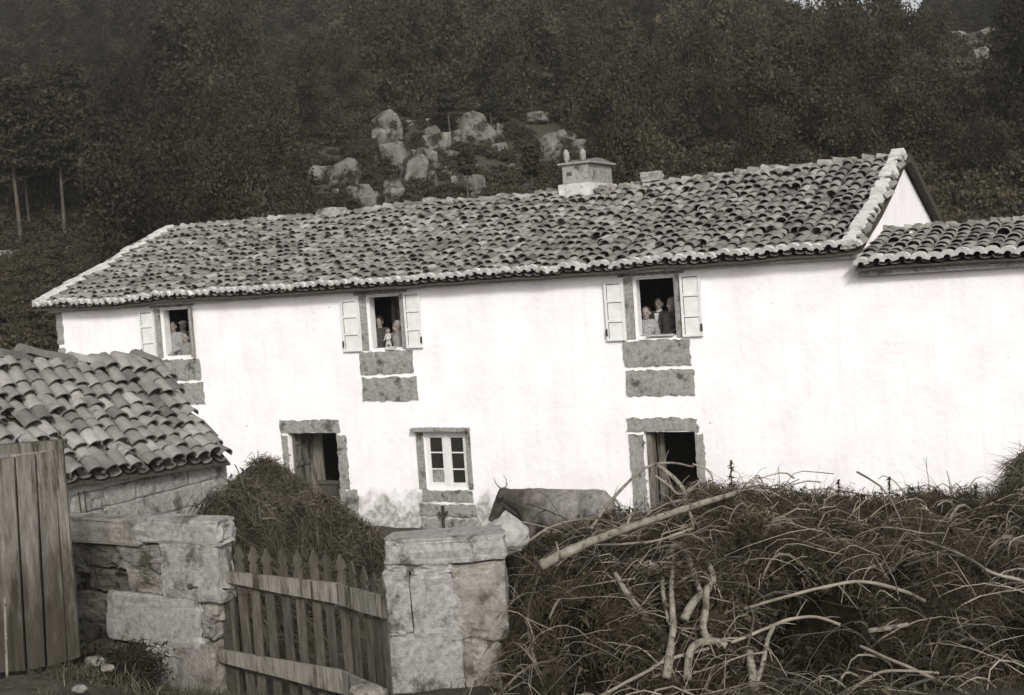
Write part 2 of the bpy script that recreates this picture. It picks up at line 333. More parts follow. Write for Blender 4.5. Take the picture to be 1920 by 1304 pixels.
def tile_roof(surf, nu, nv, ulen, vlen, name, parent, seed=1, jit=1.0, kinds=None, r_k=.56, mortar_edge=True, vmin=None):
    """surf(u,v)->point; u along eave 0..1, v up slope 0..1. Clay barrel tiles, covers over pans."""
    R = random.Random(seed); mb = MB(); pan = MB(); edge = MB()
    du = ulen/nu; dv = vlen/nv; rad = du*r_k
    def frame(u, v):
        p = surf(u, v); e = 1e-3
        a = (surf(u+e, v)-surf(u-e, v)).normalized(); b = (surf(u, v+e)-surf(u, v-e)).normalized(); return p, a, b, a.cross(b).normalized()
    NS = 6
    for i in range(nu):
        uo = R.uniform(-.12, .12)*jit
        vo = R.uniform(-.10, .10)*jit
        wander = [noise.noise(Vector((i*.6, j*.35, seed)))*.25 for j in range(nv+1)]
        for j in range(nv):
            u = (i+.5+uo*.5+wander[j])/nu; v = (j+vo)/nv
            if vmin and v < vmin(u): continue
            if v < 0: v = 0
            if j > 0 and R.random() < .012*jit: continue
            p, a, b, n = frame(min(max(u, .002), .998), min(max(v, .002), .998))
            ang = R.gauss(0, .055)*jit; a2 = a*cos(ang)+b*sin(ang); b2 = b*cos(ang)-a*sin(ang)
            lift = R.uniform(0, .02)*jit; L_ = dv*R.uniform(1.30, 1.42); tilt = .045+R.uniform(-.01, .02)*jit
            tone = min(1, max(0, R.gauss(.5, .24)))
            if R.random() < .03: tone = 1.0
            vs = []
            for (tt, rr, h) in ((-.02, rad*1.0, tilt), (1, rad*.80, 0)):
                for k in range(NS+1):
                    an = pi*k/NS; vs.append(p+b2*(tt*L_)+a2*(-cos(an)*rr)+n*(sin(an)*rr*.80+h+lift+.012))
            th = .020
            for k in range(NS+1):
                an = pi*k/NS; rr = rad-th; vs.append(p+b2*(-.02*L_)+a2*(-cos(an)*rr)+n*(sin(an)*rr*.80+tilt+lift+.012))
            for k in range(NS+1):
                an = pi*k/NS; rr = rad-th; vs.append(p+b2*(.3*L_)+a2*(-cos(an)*rr)+n*(sin(an)*rr*.80+tilt*.7+lift+.012))
            N1 = NS+1
            fs = [(k, k+1, N1+k+1, N1+k) for k in range(NS)]+[(2*N1+k, 2*N1+k+1, k+1, k) for k in range(NS)]+[(3*N1+k, 3*N1+k+1, 2*N1+k+1, 2*N1+k) for k in range(NS)]
            mb.add(vs, fs, tone)
            if j == 0 and mortar_edge:          # limewashed tips of the first course
                vs = []
                for tt in (-.055, .16+R.uniform(0, .06)):
                    for k in range(NS+1):
                        an = pi*k/NS; rr = rad+.008; vs.append(p+b2*(tt*L_)+a2*(-cos(an)*rr)+n*(sin(an)*rr*.80+tilt*(1-max(0, tt))+lift+.016))
                for k in range(NS+1):
                    an = pi*k/NS; rr = rad*.45; vs.append(p+b2*(-.05*L_)+a2*(-cos(an)*rr)+n*(sin(an)*rr*.9+tilt+lift))
                edge.add(vs, [(k, k+1, N1+k+1, N1+k) for k in range(NS)]+[(2*N1+k, 2*N1+k+1, k+1, k) for k in range(NS)], R.random())
            # pan tile
            u2 = (i+1+wander[j])/nu
            if u2 < .998:
                p, a, b, n = frame(u2, min(max(v, .002), .998)); vs = []
                for (tt, rr, h) in ((-.05, rad*.75, .02), (1, rad*.8, .0)):
                    for k in range(5):
                        an = pi*k/4; vs.append(p+b*(tt*L_)+a*(-cos(an)*rr)+n*(-sin(an)*rr*.55+.035+h))
                pan.add(vs, [(k, k+1, 5+k+1, 5+k) for k in range(4)], R.random())
    o = mb.build('cover_tiles', M_tile, parent, smooth=False); 
    pan.build('pan_tiles', M_pan, parent)
    if mortar_edge: edge.build('eave_mortar', M_mortar, parent)
    return o

HX0, HX1 = -23.14, -4.61; HD = 8.6; EZ = 4.93; RZ = 6.72
def rect_px(u0, v0, u1, v1, Y=0):       # photo rectangle on the facade -> x0,x1,z0,z1
    a = wall(u0, v0, Y); b = wall(u1, v1, Y); return min(a.x, b.x), max(a.x, b.x), min(a.z, b.z), max(a.z, b.z)
W1 = (-19.93, -19.12, 3.62, 4.72); W2 = (-14.42, -13.62, 3.60, 4.71); W3 = (-8.63, -7.83, 3.61, 4.72)
LW = (-13.30, -12.33, .82, 1.92); D1 = (-16.66, -15.40, -.05, 1.93); D2 = (-8.60, -7.63, -.05, 1.92)

house = thing('farmhouse', ((HX0+HX1)/2, 4.3, 0), 'long two-storey whitewashed farmhouse with clay tile roof and people at its upper windows', 'house')
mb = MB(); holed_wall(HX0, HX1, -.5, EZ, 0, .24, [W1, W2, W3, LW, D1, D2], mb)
# gables and rear wall
def gable(x0, x1, inner):
    ridge = RZ-.19; f = [(.008, -.5), (HD, -.5), (HD, 5.0), (4.3, ridge), (.008, EZ-.02)]
    vs = [(x0, y, z) for y, z in f]+[(x1, y, z) for y, z in f]
    return vs, [(4, 3, 2, 1, 0), (5, 6, 7, 8, 9)]+[(i, (i+1) % 5, 5+(i+1) % 5, 5+i) for i in range(5)]
W_ = mb.build('wall', M_wash, house)
for a, b in ((HX0+.004, HX0+.5), (HX1-.5, HX1+.004)): MB().add(*gable(a, b, 1)).build('gable_wall', M_wash, house)
MB().box(HX0+.5, HX1-.5, HD-.5, HD-.01, -.5, 4.98).build('rear_wall', M_wash, house)
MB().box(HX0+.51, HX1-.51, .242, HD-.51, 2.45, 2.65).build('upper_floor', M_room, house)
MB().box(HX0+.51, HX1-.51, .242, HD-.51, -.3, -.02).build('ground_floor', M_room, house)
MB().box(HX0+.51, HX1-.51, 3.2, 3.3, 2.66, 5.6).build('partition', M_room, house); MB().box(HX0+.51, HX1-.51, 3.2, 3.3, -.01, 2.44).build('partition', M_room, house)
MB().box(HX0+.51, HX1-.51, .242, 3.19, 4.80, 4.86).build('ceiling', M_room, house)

# roof
def hs_surf(u, v):
    x0 = HX0-.38+ (0.02)*v; x = x0+(HX1+.12-x0)*u; y = -.30+(4.6)*v
    zz = 4.93-.02+(RZ-4.91-.03-.10*u)*v
    sag = .07*noise.noise(Vector((x*.35, v*2, 1)))+.03*noise.noise(Vector((x*1.3, v*4, 5)))
    sag -= .06*sin(pi*v)*(1+.5*sin(x*.6)); sag += .04*max(0, (u-.82)/.18)*v - .03*sin(pi*u)
    return Vector((x, y, zz+sag))
def back_surf(u, v):
    p = hs_surf(u, 1); return Vector((p.x, p.y+(HD+.3-p.y)*v, p.z+(5.0-p.z)*v))
def sheet(surf, nu, nv, th=.028, off=-.03):
    mb = MB(); V = []
    for k in (off, off-th):
        for j in range(nv+1):
            for i in range(nu+1):
                p = surf(i/nu, j/nv).copy(); p.z += k; V.append(p)
    N1 = (nu+1)*(nv+1); idx = lambda i, j, s: s*N1+j*(nu+1)+i; F = []
    for j in range(nv):
        for i in range(nu):
            F.append((idx(i, j, 0), idx(i+1, j, 0), idx(i+1, j+1, 0), idx(i, j+1, 0))); F.append((idx(i, j+1, 1), idx(i+1, j+1, 1), idx(i+1, j, 1), idx(i, j, 1)))
    for i in range(nu):
        F.append((idx(i+1, 0, 0), idx(i, 0, 0), idx(i, 0, 1), idx(i+1, 0, 1))); F.append((idx(i, nv, 0), idx(i+1, nv, 0), idx(i+1, nv, 1), idx(i, nv, 1)))
    for j in range(nv):
        F.append((idx(0, j, 0), idx(0, j+1, 0), idx(0, j+1, 1), idx(0, j, 1))); F.append((idx(nu, j+1, 0), idx(nu, j, 0), idx(nu, j, 1), idx(nu, j+1, 1)))
    return mb.add(V, F)
roof = sheet(hs_surf, 90, 10).build('roof', M_darkwood, house)
tile_roof(hs_surf, 94, 17, 18.9, 4.95, 'roof', roof, seed=3, jit=2.1)
sheet(back_surf, 60, 6, off=-.01).build('rear_roof', M_pan, house)
# ridge caps: a line of rough half-round tiles
def ridge_caps(fn, n, rad, parent, seed, mtl=None):
    R = random.Random(seed); mb = MB()
    for i in range(n):
        p = fn((i)/n); q = fn((i+1.15)/n); q = q+Vector((0, R.uniform(-.05, .05), R.uniform(-.03, .02))); p = p+Vector((0, R.uniform(-.03, .03), R.uniform(-.02, .03))); d = (q-p); z = R.uniform(-.01, .03)
        s = Vector((-d.y, d.x, 0)).normalized(); vs = []
        for pp, rr, hh in ((p, rad, .04), (q, rad*.85, 0)):
            for k in range(7): an = pi*k/6; vs.append(pp+s*(-cos(an)*rr)+Vector((0, 0, sin(an)*rr*.9+z+hh-.02)))
        N1 = len(vs)
        for k in range(7): an = pi*k/6; vs.append(p+s*(-cos(an)*rad*.8)+Vector((0, 0, sin(an)*rad*.7+z+.02)))
        mb.add(vs, [(k, k+1, 7+k+1, 7+k) for k in range(6)]+[(14+k, 14+k+1, k+1, k) for k in range(6)]+[(20, 19, 18, 17, 16, 15, 14)], R.random())
    return mb.build('ridge_tiles', mtl or M_tile, parent)
ridge_caps(lambda t: hs_surf(min(t, 1), 1)+Vector((0, 0, .02)), 66, .135, roof, 4)
# small stones weighing the ridge
R = random.Random(5)
for i in range(60):
    t = R.random(); 
    if t < .45 and R.random() < .6: continue
    p = hs_surf(t, 1-R.random()*.05); s = R.uniform(.05, .11); rock(p+Vector((0, 0, .12)), (s*1.4, s, s*.7), i, .3, 2, None, R.random()).build('ridge_stone', M_stone, roof)
# light mortared verges
def verge(fn, n, wdt, seed, parent, hgt=.10):
    R = random.Random(seed); mb = MB()
    for i in range(n):
        p = fn(i/n); q = fn((i+1.02)/n); p = p+Vector((0, 0, R.uniform(-.015, .015))); d = (q-p).normalized(); s = Vector((1, 0, 0)); up = s.cross(d).normalized()
        if up.z < 0: up = -up
        w0 = wdt*R.uniform(.8, 1.15); h = hgt*R.uniform(.75, 1.25); o_ = R.uniform(-.02, .02)
        c = []
        for pp in (p, q): c.append(pp+s*(o_-w0/2)); c.append(pp+s*(o_+w0/2))
        mb.hexa([c[0]-up*.05, c[1]-up*.05, c[3]-up*.05, c[2]-up*.05, c[0]*.85+c[1]*.15+up*h, c[1]*.85+c[0]*.15+up*h, c[3]*.85+c[2]*.15+up*h, c[2]*.85+c[3]*.15+up*h], R.random())
    return mb.build('verge', M_mortar, parent)
verge(lambda t: hs_surf(.007, t)+Vector((.0, 0, .09)), 19, .36, 6, roof, .10)
verge(lambda t: hs_surf(.990, t)+Vector((0, 0, .09)), 24, .30, 7, roof, .10)
# dark barge line of the rear slope seen past the gable
bg_ = MB(); 
for a, b in ((0, 1),):
    p = back_surf(1, 0); q = back_surf(1, 1); bg_.hexa([p+Vector((-.04, 0, -.10)), p+Vector((.06, 0, -.10)), q+Vector((.06, 0, -.10)), q+Vector((-.04, 0, -.10)), p+Vector((-.04, 0, .06)), p+Vector((.06, 0, .06)), q+Vector((.06, 0, .06)), q+Vector((-.04, 0, .06))])
bg_.build('barge_board', M_darkwood, roof)
# cornice under the eave
cn = MB(); R = random.Random(8); x = HX0-.05
while x < HX1-.02:
    l = R.uniform(.7, 1.3); x2 = min(x+l, HX1); cn.box(x, x2-.012, -.15-R.uniform(0, .015), .002, 4.80, 4.875, R.random()); x = x2
cn.build('cornice', M_mortar, house)
# chimney
ch = MB(); ch.box(-11.70, -11.09, 3.9, 5.2, 6.35, 7.22)
c_ = ch.build('chimney', M_granite, house)
c2 = MB(); c2.box(-11.78, -11.02, 3.82, 5.28, 6.3, 6.80); c2.build('chimney_base', M_mortar, c_)
c3 = MB()
for (x0, x1, z0, z1) in ((-11.78, -11.0, 7.222, 7.20),):
    c3.hexa([(x0, 3.84, 7.222), (x1, 3.84, 7.222), (x1, 5.26, 7.222), (x0, 5.26, 7.222), (x0, 3.84, 7.262), (x1, 3.84, 7.262), (x1, 5.26, 7.262), (x0, 5.26, 7.262)])
c3.build('chimney_cap', M_granite, c_)
c5 = MB(); c5.hexa([(-11.74, 3.88, 7.264), (-11.04, 3.88, 7.264), (-11.04, 5.22, 7.264), (-11.74, 5.22, 7.264), (-11.70, 4.45, 7.36), (-11.08, 4.45, 7.36), (-11.08, 4.65, 7.36), (-11.70, 4.65, 7.36)]); c5.build('chimney_top_slab', M_pan, c_)
for x, y in ((-11.62, 4.0), (-11.30, 4.15)):
    rock((x, y, 7.42), (.07, .07, .16), int(x*9), .15, 2).build('chimney_stone', M_granite, c_)
k_ = MB(); k_.box(-11.60, -11.48, 3.895, 3.94, 6.98, 7.06); k_.build('vent_shade_patch', M_room, c_)  # solid dark box; its colour stands for the shade inside a vent

# ---- facade stonework (proud of the whitewash, ragged edges)
def slab(x0, x1, z0, z1, seed, proud=.025, name='stone_block', mtl=None, parent=house, y=0.0, rag=.02, depth=.05):
    """flat dressed stone with ragged outline"""
    R = random.Random(seed); pts = []
    per = [((x0, z0), (x1, z0)), ((x1, z0), (x1, z1)), ((x1, z1), (x0, z1)), ((x0, z1), (x0, z0))]
    for (a, b) in per:
        n = max(3, int(math.dist(a, b)/.07))
        for i in range(n):
            t = i/n; pts.append((a[0]+(b[0]-a[0])*t+R.uniform(-rag, rag), a[1]+(b[1]-a[1])*t+R.uniform(-rag, rag)))
    n = len(pts); V = [(p[0], y-proud, p[1]) for p in pts]+[(p[0], y+depth, p[1]) for p in pts]
    cx, cz = (x0+x1)/2, (z0+z1)/2; V.append((cx, y-proud-.006, cz))
    F = [(i, (i+1) % n, 2*n) for i in range(n)]+[((i+1) % n, i, n+i, n+(i+1) % n) for i in range(n)]
    return MB().add(V, F, R.random()).build(name, mtl or M_granite, parent)
# quoins at the left corner
slab(HX0-.01, HX0+.19, 4.05, 4.78, 11, name='quoin'); slab(HX0-.01, HX0+.19, 3.1, 3.97, 12, name='quoin')
# window aprons, lintels
for W, s in ((W1, 1), (W2, 2), (W3, 3)):
    slab(W[0]-.26, W[1]+.22, 3.12, 3.58, 20+s, name='window_apron')
    slab(W[0]-.24, W[1]+.27, 2.58, 3.05, 30+s, name='window_apron')
    slab(W[0]-.28, W[1]+.18, W[3]+.02, 4.80, 40+s, name='lintel', rag=.008, proud=.02)
    for a, b in ((W[0]-.17, W[0]-.001), (W[1]+.001, W[1]+.10)): MB().box(a, b, -.012, .06, W[2], W[3]+.01).build('window_jamb', M_granite, house)
slab(-8.92, -7.56, 1.93, 2.17, 51, name='door_lintel', rag=.03); slab(-16.84, -15.30, 1.94, 2.20, 52, name='door_lintel', rag=.02)
for a, b, z0, z1, s in ((-8.88, -8.61, -.1, 1.88, 53), (-7.62, -7.46, -.1, 1.88, 54), (-16.82, -16.67, -.1, 1.88, 55), (-15.39, -15.16, .75, 1.88, 56)):
    slab(a, b, z0, z1, s, name='door_jamb', rag=.02)
slab(-15.39, -14.98, -.2, .74, 57, name='door_jamb', rag=.03, proud=.05)
# lower window stone
slab(-13.52, -12.22, 1.955, 2.03, 61, name='drip_slab', rag=.006, proud=.13)
slab(-13.42, -12.26, .56, .78, 62, name='window_apron'); slab(-13.50, -12.20, .26, .50, 63, name='window_apron'); slab(-13.50, -12.22, -.15, .20, 64, name='window_apron')
for a, b in ((-13.47, -13.302), (-12.328, -12.23)): MB().box(a, b, -.02, .06, .80, 1.94).build('window_jamb', M_granite, house)
pl = MB(); pl.box(-12.95, -12.90, -.09, -.05, .28, .48); pl.tube([(-12.92, -.1, .02), (-12.92, -.1, .26), (-13.0, -.12, .36)], .035, 6); pl.tube([(-12.92, -.1, .22), (-12.80, -.12, .38)], .025, 6); pl.build('iron_bracket', M_iron, house)

# ---- joinery
def frame_box(mb, x0, x1, z0, z1, y0, y1, t):
    mb.box(x0, x0+t, y0, y1, z0, z1); mb.box(x1-t, x1, y0, y1, z0, z1); mb.box(x0+t, x1-t, y0+.002, y1-.002, z1-t, z1); mb.box(x0+t, x1-t, y0+.002, y1-.002, z0, z0+t)
def shutter(x0, x1, z0, z1, parent, y=-.03, seed=0, hinge=0):
    R = random.Random(seed); b = MB(); b.box(x0, x1, y-.018, y+.0, z0, z1); s = b.build('shutter', M_paint, parent)
    r = MB(); h = (z1-z0)/3; w_ = .045; y0, y1 = y-.034, y-.0185
    r.box(x0, x0+w_, y0, y1, z0, z1); r.box(x1-w_, x1, y0, y1, z0, z1)
    for k in range(4):
        zc = z0+k*h; zz0 = min(max(zc-.022, z0), z1-.045); r.box(x0+w_, x1-w_, y0+.002, y1, zz0, zz0+.045)
    r.build('shutter_frame', M_paint, s)
    g = MB()  # raised dark strips paint the shadow lines along rails and left stile
    for k in range(1, 3): g.box(x0+w_+.01, x1-w_-.01, y-.0215, y-.0185, z0+k*h-.034, z0+k*h-.0235)
    g.box(x0+w_+.002, x0+w_+.012, y-.0215, y-.0185, z0+.03, z1-.03)
    g.box(x0+w_+.01, x1-w_-.01, y-.0215, y-.0185, z1-.06, z1-.048)
    g.build('panel_shade_line', M_iron, s)
    hh = MB(); hx = x0+.01 if hinge else x1-.02; hh.box(hx-.015, hx+.02, y-.05, y-.035, z0+.09, z0+.22); hh.build('latch', M_iron, s)
    return s
# casements: pale frame; inner leaf opened inward
for W, (sl_, sr_) in ((W1, (1, 0)), (W2, (1, 1)), (W3, (1, 1))):
    f = MB(); frame_box(f, W[0]+.003, W[1]-.003, W[2]+.002, W[3]-.003, .05, .11, .04); wf = f.build('window_frame', M_paint, house)
    # inward-opened casement against left reveal, seen edge-on
    c = MB(); c.box(W[0]+.012, W[0]+.035, .115, .235, W[2]+.05, W[3]-.05); c.build('open_casement', M_paint, wf)
    if W is W2: c = MB(); c.box(W[0]+.06, W[0]+.30, .80, .84, W[2]+.3, W[3]-.02); c.build('inner_shutter', M_wood, wf)
shutter(-20.52, -20.10, 3.63, 4.70, house, seed=1, hinge=1)
shutter(-15.02, -14.60, 3.60, 4.66, house, seed=2, hinge=1)
shutter(-13.50, -13.12, 3.62, 4.72, house, seed=3)
shutter(-9.18, -8.80, 3.60, 4.68, house, seed=4, hinge=1)
shutter(-7.72, -7.34, 3.62, 4.72, house, seed=5)
# narrow right shutter of the left window, half open
s_ = MB(); s_.hexa([(-19.00, -.03, 3.62), (-18.84, -.28, 3.62), (-18.82, -.265, 3.62), (-18.98, -.015, 3.62), (-19.00, -.03, 4.70), (-18.84, -.28, 4.70), (-18.82, -.265, 4.70), (-18.98, -.015, 4.70)]); s_.build('shutter', M_granite, house)
# lower window
f = MB(); frame_box(f, LW[0]+.002, LW[1]-.002, LW[2]+.002, LW[3]-.002, .05, .13, .055); cx = (LW[0]+LW[1])/2; f.box(cx-.05, cx+.05, .035, .115, LW[2]+.057, LW[3]-.057)
wf = f.build('window_frame', M_paint, house)
for x0, x1 in ((LW[0]+.057, cx-.05), (cx+.05, LW[1]-.057)):
    zz = [LW[2]+.057, LW[2]+.057+.30, LW[2]+.057+.63, LW[3]-.057]
    b = MB(); frame_box(b, x0+.002, x1-.002, zz[0], zz[3], .055, .10, .045)
    b.box(x0+.047, x1-.047, .06, .095, zz[1], zz[1]+.025); b.box(x0+.047, x1-.047, .06, .095, zz[2], zz[2]+.025); sash = b.build('sash', M_paint, wf)
    for k in range(3):
        g = MB(); g.box(x0+.04, x1-.04, .076, .080, zz[k]+.02, zz[k+1]+.01); g.build('pane', M_glass if not (k == 0) else (M_granite if x0 < cx-.2 else M_glass), sash)
# door 1: open leaf on the left, half-height leaf
d = MB()
for k in range(3): d.box(-16.64, -16.60, .10+.20*k, .10+.20*k+.19, .0, 1.90, random.random())
d.box(-16.60, -16.24, .60, .64, 0, 1.9, .8)
for k in range(4): d.box(-16.598+k*.0, -16.57, .12, .70, .3+k*.45, .38+k*.45, .2)
d.build('open_door', M_wood, house)
d = MB()
for k in range(6): d.box(-16.2+k*.132, -16.2+k*.132+.128, .30, .34, 0, .88, random.random())
d.box(-16.2, -15.41, .27, .30, .80, .88, .9); dd = d.build('half_door', M_gate, house)
# door 2: leaf folded left and low boards
d = MB(); d.box(-8.58, -8.50, .08, .30, 0, 1.88, .7); d.box(-8.50, -8.36, .38, .42, 0, 1.88, .4); d.build('open_door', M_wood, house)
d = MB()
for k in range(3): d.box(-8.45, -7.65, .62, .66, .1+k*.3, .1+k*.3+.12, random.random())
d.build('half_door', M_gate, house)

# ---- annex on the right
annex = thing('annex', (-2.6, 2, 0), 'lower whitewashed wing with tiled roof joined to the right end of the farmhouse', 'building')
AX0, AX1 = -4.608, 1.2
MB().box(AX0, AX1, .004, .5, -.5, 4.62).build('wall', M_wash, annex); MB().box(AX0, AX1, 4.0, 4.4, -.5, 4.62).build('rear_wall', M_wash, annex)
def an_surf(u, v):
    x = AX0+.0+(AX1-AX0)*u; y = -.28+2.5*v; z = 4.66+.50*v+.03*noise.noise(Vector((x*1.2, v*2, 9)))
    return Vector((x, y, z))
def an_back(u, v):
    p = an_surf(u, 1); return p+Vector((0, 2.3*v, -.5*v))
r2 = sheet(an_surf, 24, 5).build('roof', M_darkwood, annex); tile_roof(an_surf, 26, 8, 5.8, 2.6, 'roof', r2, seed=13)
sheet(an_back, 24, 5).build('rear_roof', M_pan, annex)
ridge_caps(lambda t: an_surf(min(t, 1), 1)+Vector((0, 0, .02)), 16, .13, r2, 14)
for i in range(26):
    p = an_surf(R.random(), 1-R.random()*.05); s = R.uniform(.05, .10); rock(p+Vector((0, 0, .12)), (s*1.4, s, s*.8), i+90, .3, 2, None, R.random()).build('ridge_stone', M_stone, r2)
cn = MB(); cn.box(AX0+.02, AX1, -.16, .0, 4.50, 4.57); cn.build('cornice', M_granite, annex)

# loose stones on the farmhouse roof
for (px, py, wpx, lab) in ((622, 402, 46, 'flat grey block on the ridge left of the chimney'), (1222, 330, 34, 'grey stone on the ridge just right of the chimney'),
                           (805, 375, 20, 'small pale stone standing on the ridge left of the chimney')):
    p = wall(px, py, 4.3); s = wpx/2360*(p-CAM).length/2
    tag(rock((p.x, p.y, p.z-.02), (s*1.1, s*.8, s*.55), px, .18, 3, boxy=.5).build('roof_stone', M_granite), lab, 'stone', 'stones lying on the farmhouse ridge')

# ------------------------------------------------------------------ tiled shed, front left
shed = thing('stone_shed', (-11.8, -10.5, .6), 'low stone shed with sagging clay tile roof left of the gate', 'shed')
def shed_surf(u, v):                  # u: far end -> near end ; v: eave -> ridge
    e = Vector((-10.70, -8.75-4.6*u, 2.81+.34*u)); r = Vector((-12.50, -8.02-4.6*u, 4.02+.52*u))
    p = e.lerp(r, v); p.z += .05*noise.noise(Vector((u*5, v*2, 3))) - .07*sin(pi*v) + .05*noise.noise(Vector((u*14, v*5, 8)))
    return p
# surf orientation: u goes toward -y, v toward -x : normal = u x v must point up
def shed_flip(u, v): return shed_surf(1-u, v)
srf = sheet(shed_flip, 30, 8).build('roof', M_darkwood, shed)
tile_roof(shed_flip, 21, 9, 4.6, 2.25, 'roof', srf, seed=23, jit=1.7, mortar_edge=False)
def shed_back(u, v):
    p = shed_flip(u, 1); return p+Vector((-1.8*v, 0, -1.2*v))
sheet(lambda u, v: shed_back(u, v), 20, 5, off=0).build('rear_roof', M_pan, shed)
ridge_caps(lambda t: shed_flip(t, 1)+Vector((0, 0, .01)), 12, .14, srf, 24)
mbs = MB()
def shed_wall(x, ya, yb, z0, zfn, seed, nx):
    """rubble masonry facing +x"""
    R = random.Random(seed); core = MB(); core.hexa([(x-.4, ya, z0), (x-.03, ya, z0), (x-.03, yb, z0), (x-.4, yb, z0), (x-.4, ya, zfn(ya)), (x-.03, ya, zfn(ya)), (x-.03, yb, zfn(yb)), (x-.4, yb, zfn(yb))])
    core.build('wall', M_mortar, shed)
    z = z0; st = MB()
    while z < zfn(yb)-.05:
        h = R.uniform(.18, .34); y = ya
        while y < yb-.02:
            l = R.uniform(.3, .7); y2 = min(y+l, yb); zt = min(z+h, min(zfn(y), zfn(y2))-.02)
            if zt-z > .06: rock((x-.10, (y+y2)/2, (z+zt)/2), (.115, (y2-y)/2-.004, (zt-z)/2-.003), R.randint(0, 999), .10, 3, st, R.random(), boxy=.62)
            y = y2
        z += h
    return st
stn = shed_wall(-10.86, -13.2, -8.86, .2, lambda y: shed_surf((-8.75-y)/4.6, .08).z-.07, 31, 10)
stn.build('masonry', M_granite, shed)
e_ = MB(); e_.hexa([(-12.45, -8.45, .2), (-10.9, -8.86, .2), (-10.9, -8.6, .2), (-12.45, -8.2, .2), (-12.45, -8.45, 3.95), (-10.9, -8.86, 2.75), (-10.9, -8.6, 2.75), (-12.45, -8.2, 3.95)]); e_.build('end_wall', M_granite, shed)
for y in (-11.05, -11.13): MB().tube([(-10.84, y, 2.85), (-10.83, y+.01, 2.5), (-10.84, y, 2.1)], .008, 5).build('hanging_wire', M_iron, shed)
tag(rock(tuple(wall(300, 712, -8.1)+Vector((0, 0, 0))), (.10, .08, .14), 5, .2, 3, boxy=.5).build('roof_stone', M_pale), 'pale stone on the upper right edge of the shed roof', 'stone')

# ------------------------------------------------------------------ yard wall, left of the gate
def plane_px(O, e):
    """vertical plane through O along unit e -> function pixel->(s,z), and n toward camera"""
    e = Vector(e).normalized(); n = Vector((e.y, -e.x, 0))
    def f(px, py):
        d = ray(px, py); t = (O-CAM).dot(n)/d.dot(n); p = CAM+d*t; return (p-O).dot(e), p.z
    return f, e, n
def block(px, O, e, n, f, depth, seed, mb=None, tone=.5, rough=.07, boxy=.72, proud=0.0, sub=4):
    x0, y0, x1, y1 = px; a = f((x0+x1)/2, y0); b = f((x0+x1)/2, y1); l = f(x0, (y0+y1)/2); r = f(x1, (y0+y1)/2)
    s0, s1 = l[0], r[0]; z1, z0 = a[1], b[1]
    rot = Matrix((e, -n, Vector((0, 0, 1)))).transposed()
    c = O+e*((s0+s1)/2)+Vector((0, 0, (z0+z1)/2-O.z))-n*(depth/2-proud)
    g = .004
    return rock(c, ((s1-s0)/2*1.03-g, depth/2*1.05, (z1-z0)/2*1.03-g), seed, rough, sub, mb, tone, rot, boxy)
O = Vector((-7.93, -12.06, 2.86)); lw = thing('yard_wall', (-8.9, -12.2, 1.1), 'rough granite boulder wall with smooth pale coping left of the picket gate', 'wall')
a_ = gnd; pL = at(130, 968, 12.9); ex = Vector((O.x-pL.x, O.y-pL.y, 0)).normalized()
f, e, n = plane_px(O, ex)
core = MB(); sL = f(95, 1000)[0]; zc = 2.72
def pt(s, z, d): return O+e*s-n*d+Vector((0, 0, z-O.z))
core.hexa([pt(sL, .6, .12), pt(-.2, .6, .12), pt(-.2, .6, .24), pt(sL, .6, .33), pt(sL, zc, .12), pt(-.2, zc, .12), pt(-.2, zc, .24), pt(sL, zc, .33)]); core.build('core', M_joint, lw)
blocks = [((100, 973, 262, 1019), 1), ((258, 973, 409, 1021), 2), ((160, 1022, 222, 1066), 3), ((218, 1020, 300, 1070), 4), ((166, 1070, 240, 1112), 5), ((238, 1068, 303, 1116), 6),
          ((305, 1018, 407, 1126), 7), ((130, 1020, 165, 1075), 8), ((110, 1112, 205, 1160), 9), ((206, 1116, 376, 1207), 10), ((372, 1124, 404, 1165), 11), ((374, 1162, 402, 1200), 12),
          ((140, 1160, 208, 1210), 13), ((330, 1203, 405, 1310), 14), ((281, 1208, 336, 1296), 15), ((150, 1208, 225, 1262), 16), ((222, 1210, 284, 1270), 17), ((278, 1030, 312, 1058), 18), ((160, 1255, 290, 1320), 19), ((108, 1022, 140, 1112), 20)]
for px, sd in blocks:
    big = sd in (2, 7, 10, 14, 15, 1)
    block(px, O, e, n, f, .26, sd+40, None, random.random()*.5+(.4 if big else 0), .09 if big else .22, .66 if big else .45, .03 if big else (-.03 if sd % 2 else -.01)).build('wall_stone', M_granite if sd in (2, 7, 10, 15) else M_mossy if sd in (3, 8, 9, 13, 16, 17, 19, 20, 5) else M_stone, lw)
# iron gate hook
hk = MB(); p0 = at(357, 1100, 12.05); p1 = at(470, 1108, 11.9); hk.tube([p0-n*-.02, p0.lerp(p1, .5), p1], .009, 6); h_ = hk.build('gate_hook', M_iron)
r_ = MB(); rock(p0, (.03, .03, .03), 3, .1, 2, r_); r_.build('hook_ring', M_iron, h_)
tag(h_, 'thin iron hook bar running from the left wall to the picket gate', 'hook')

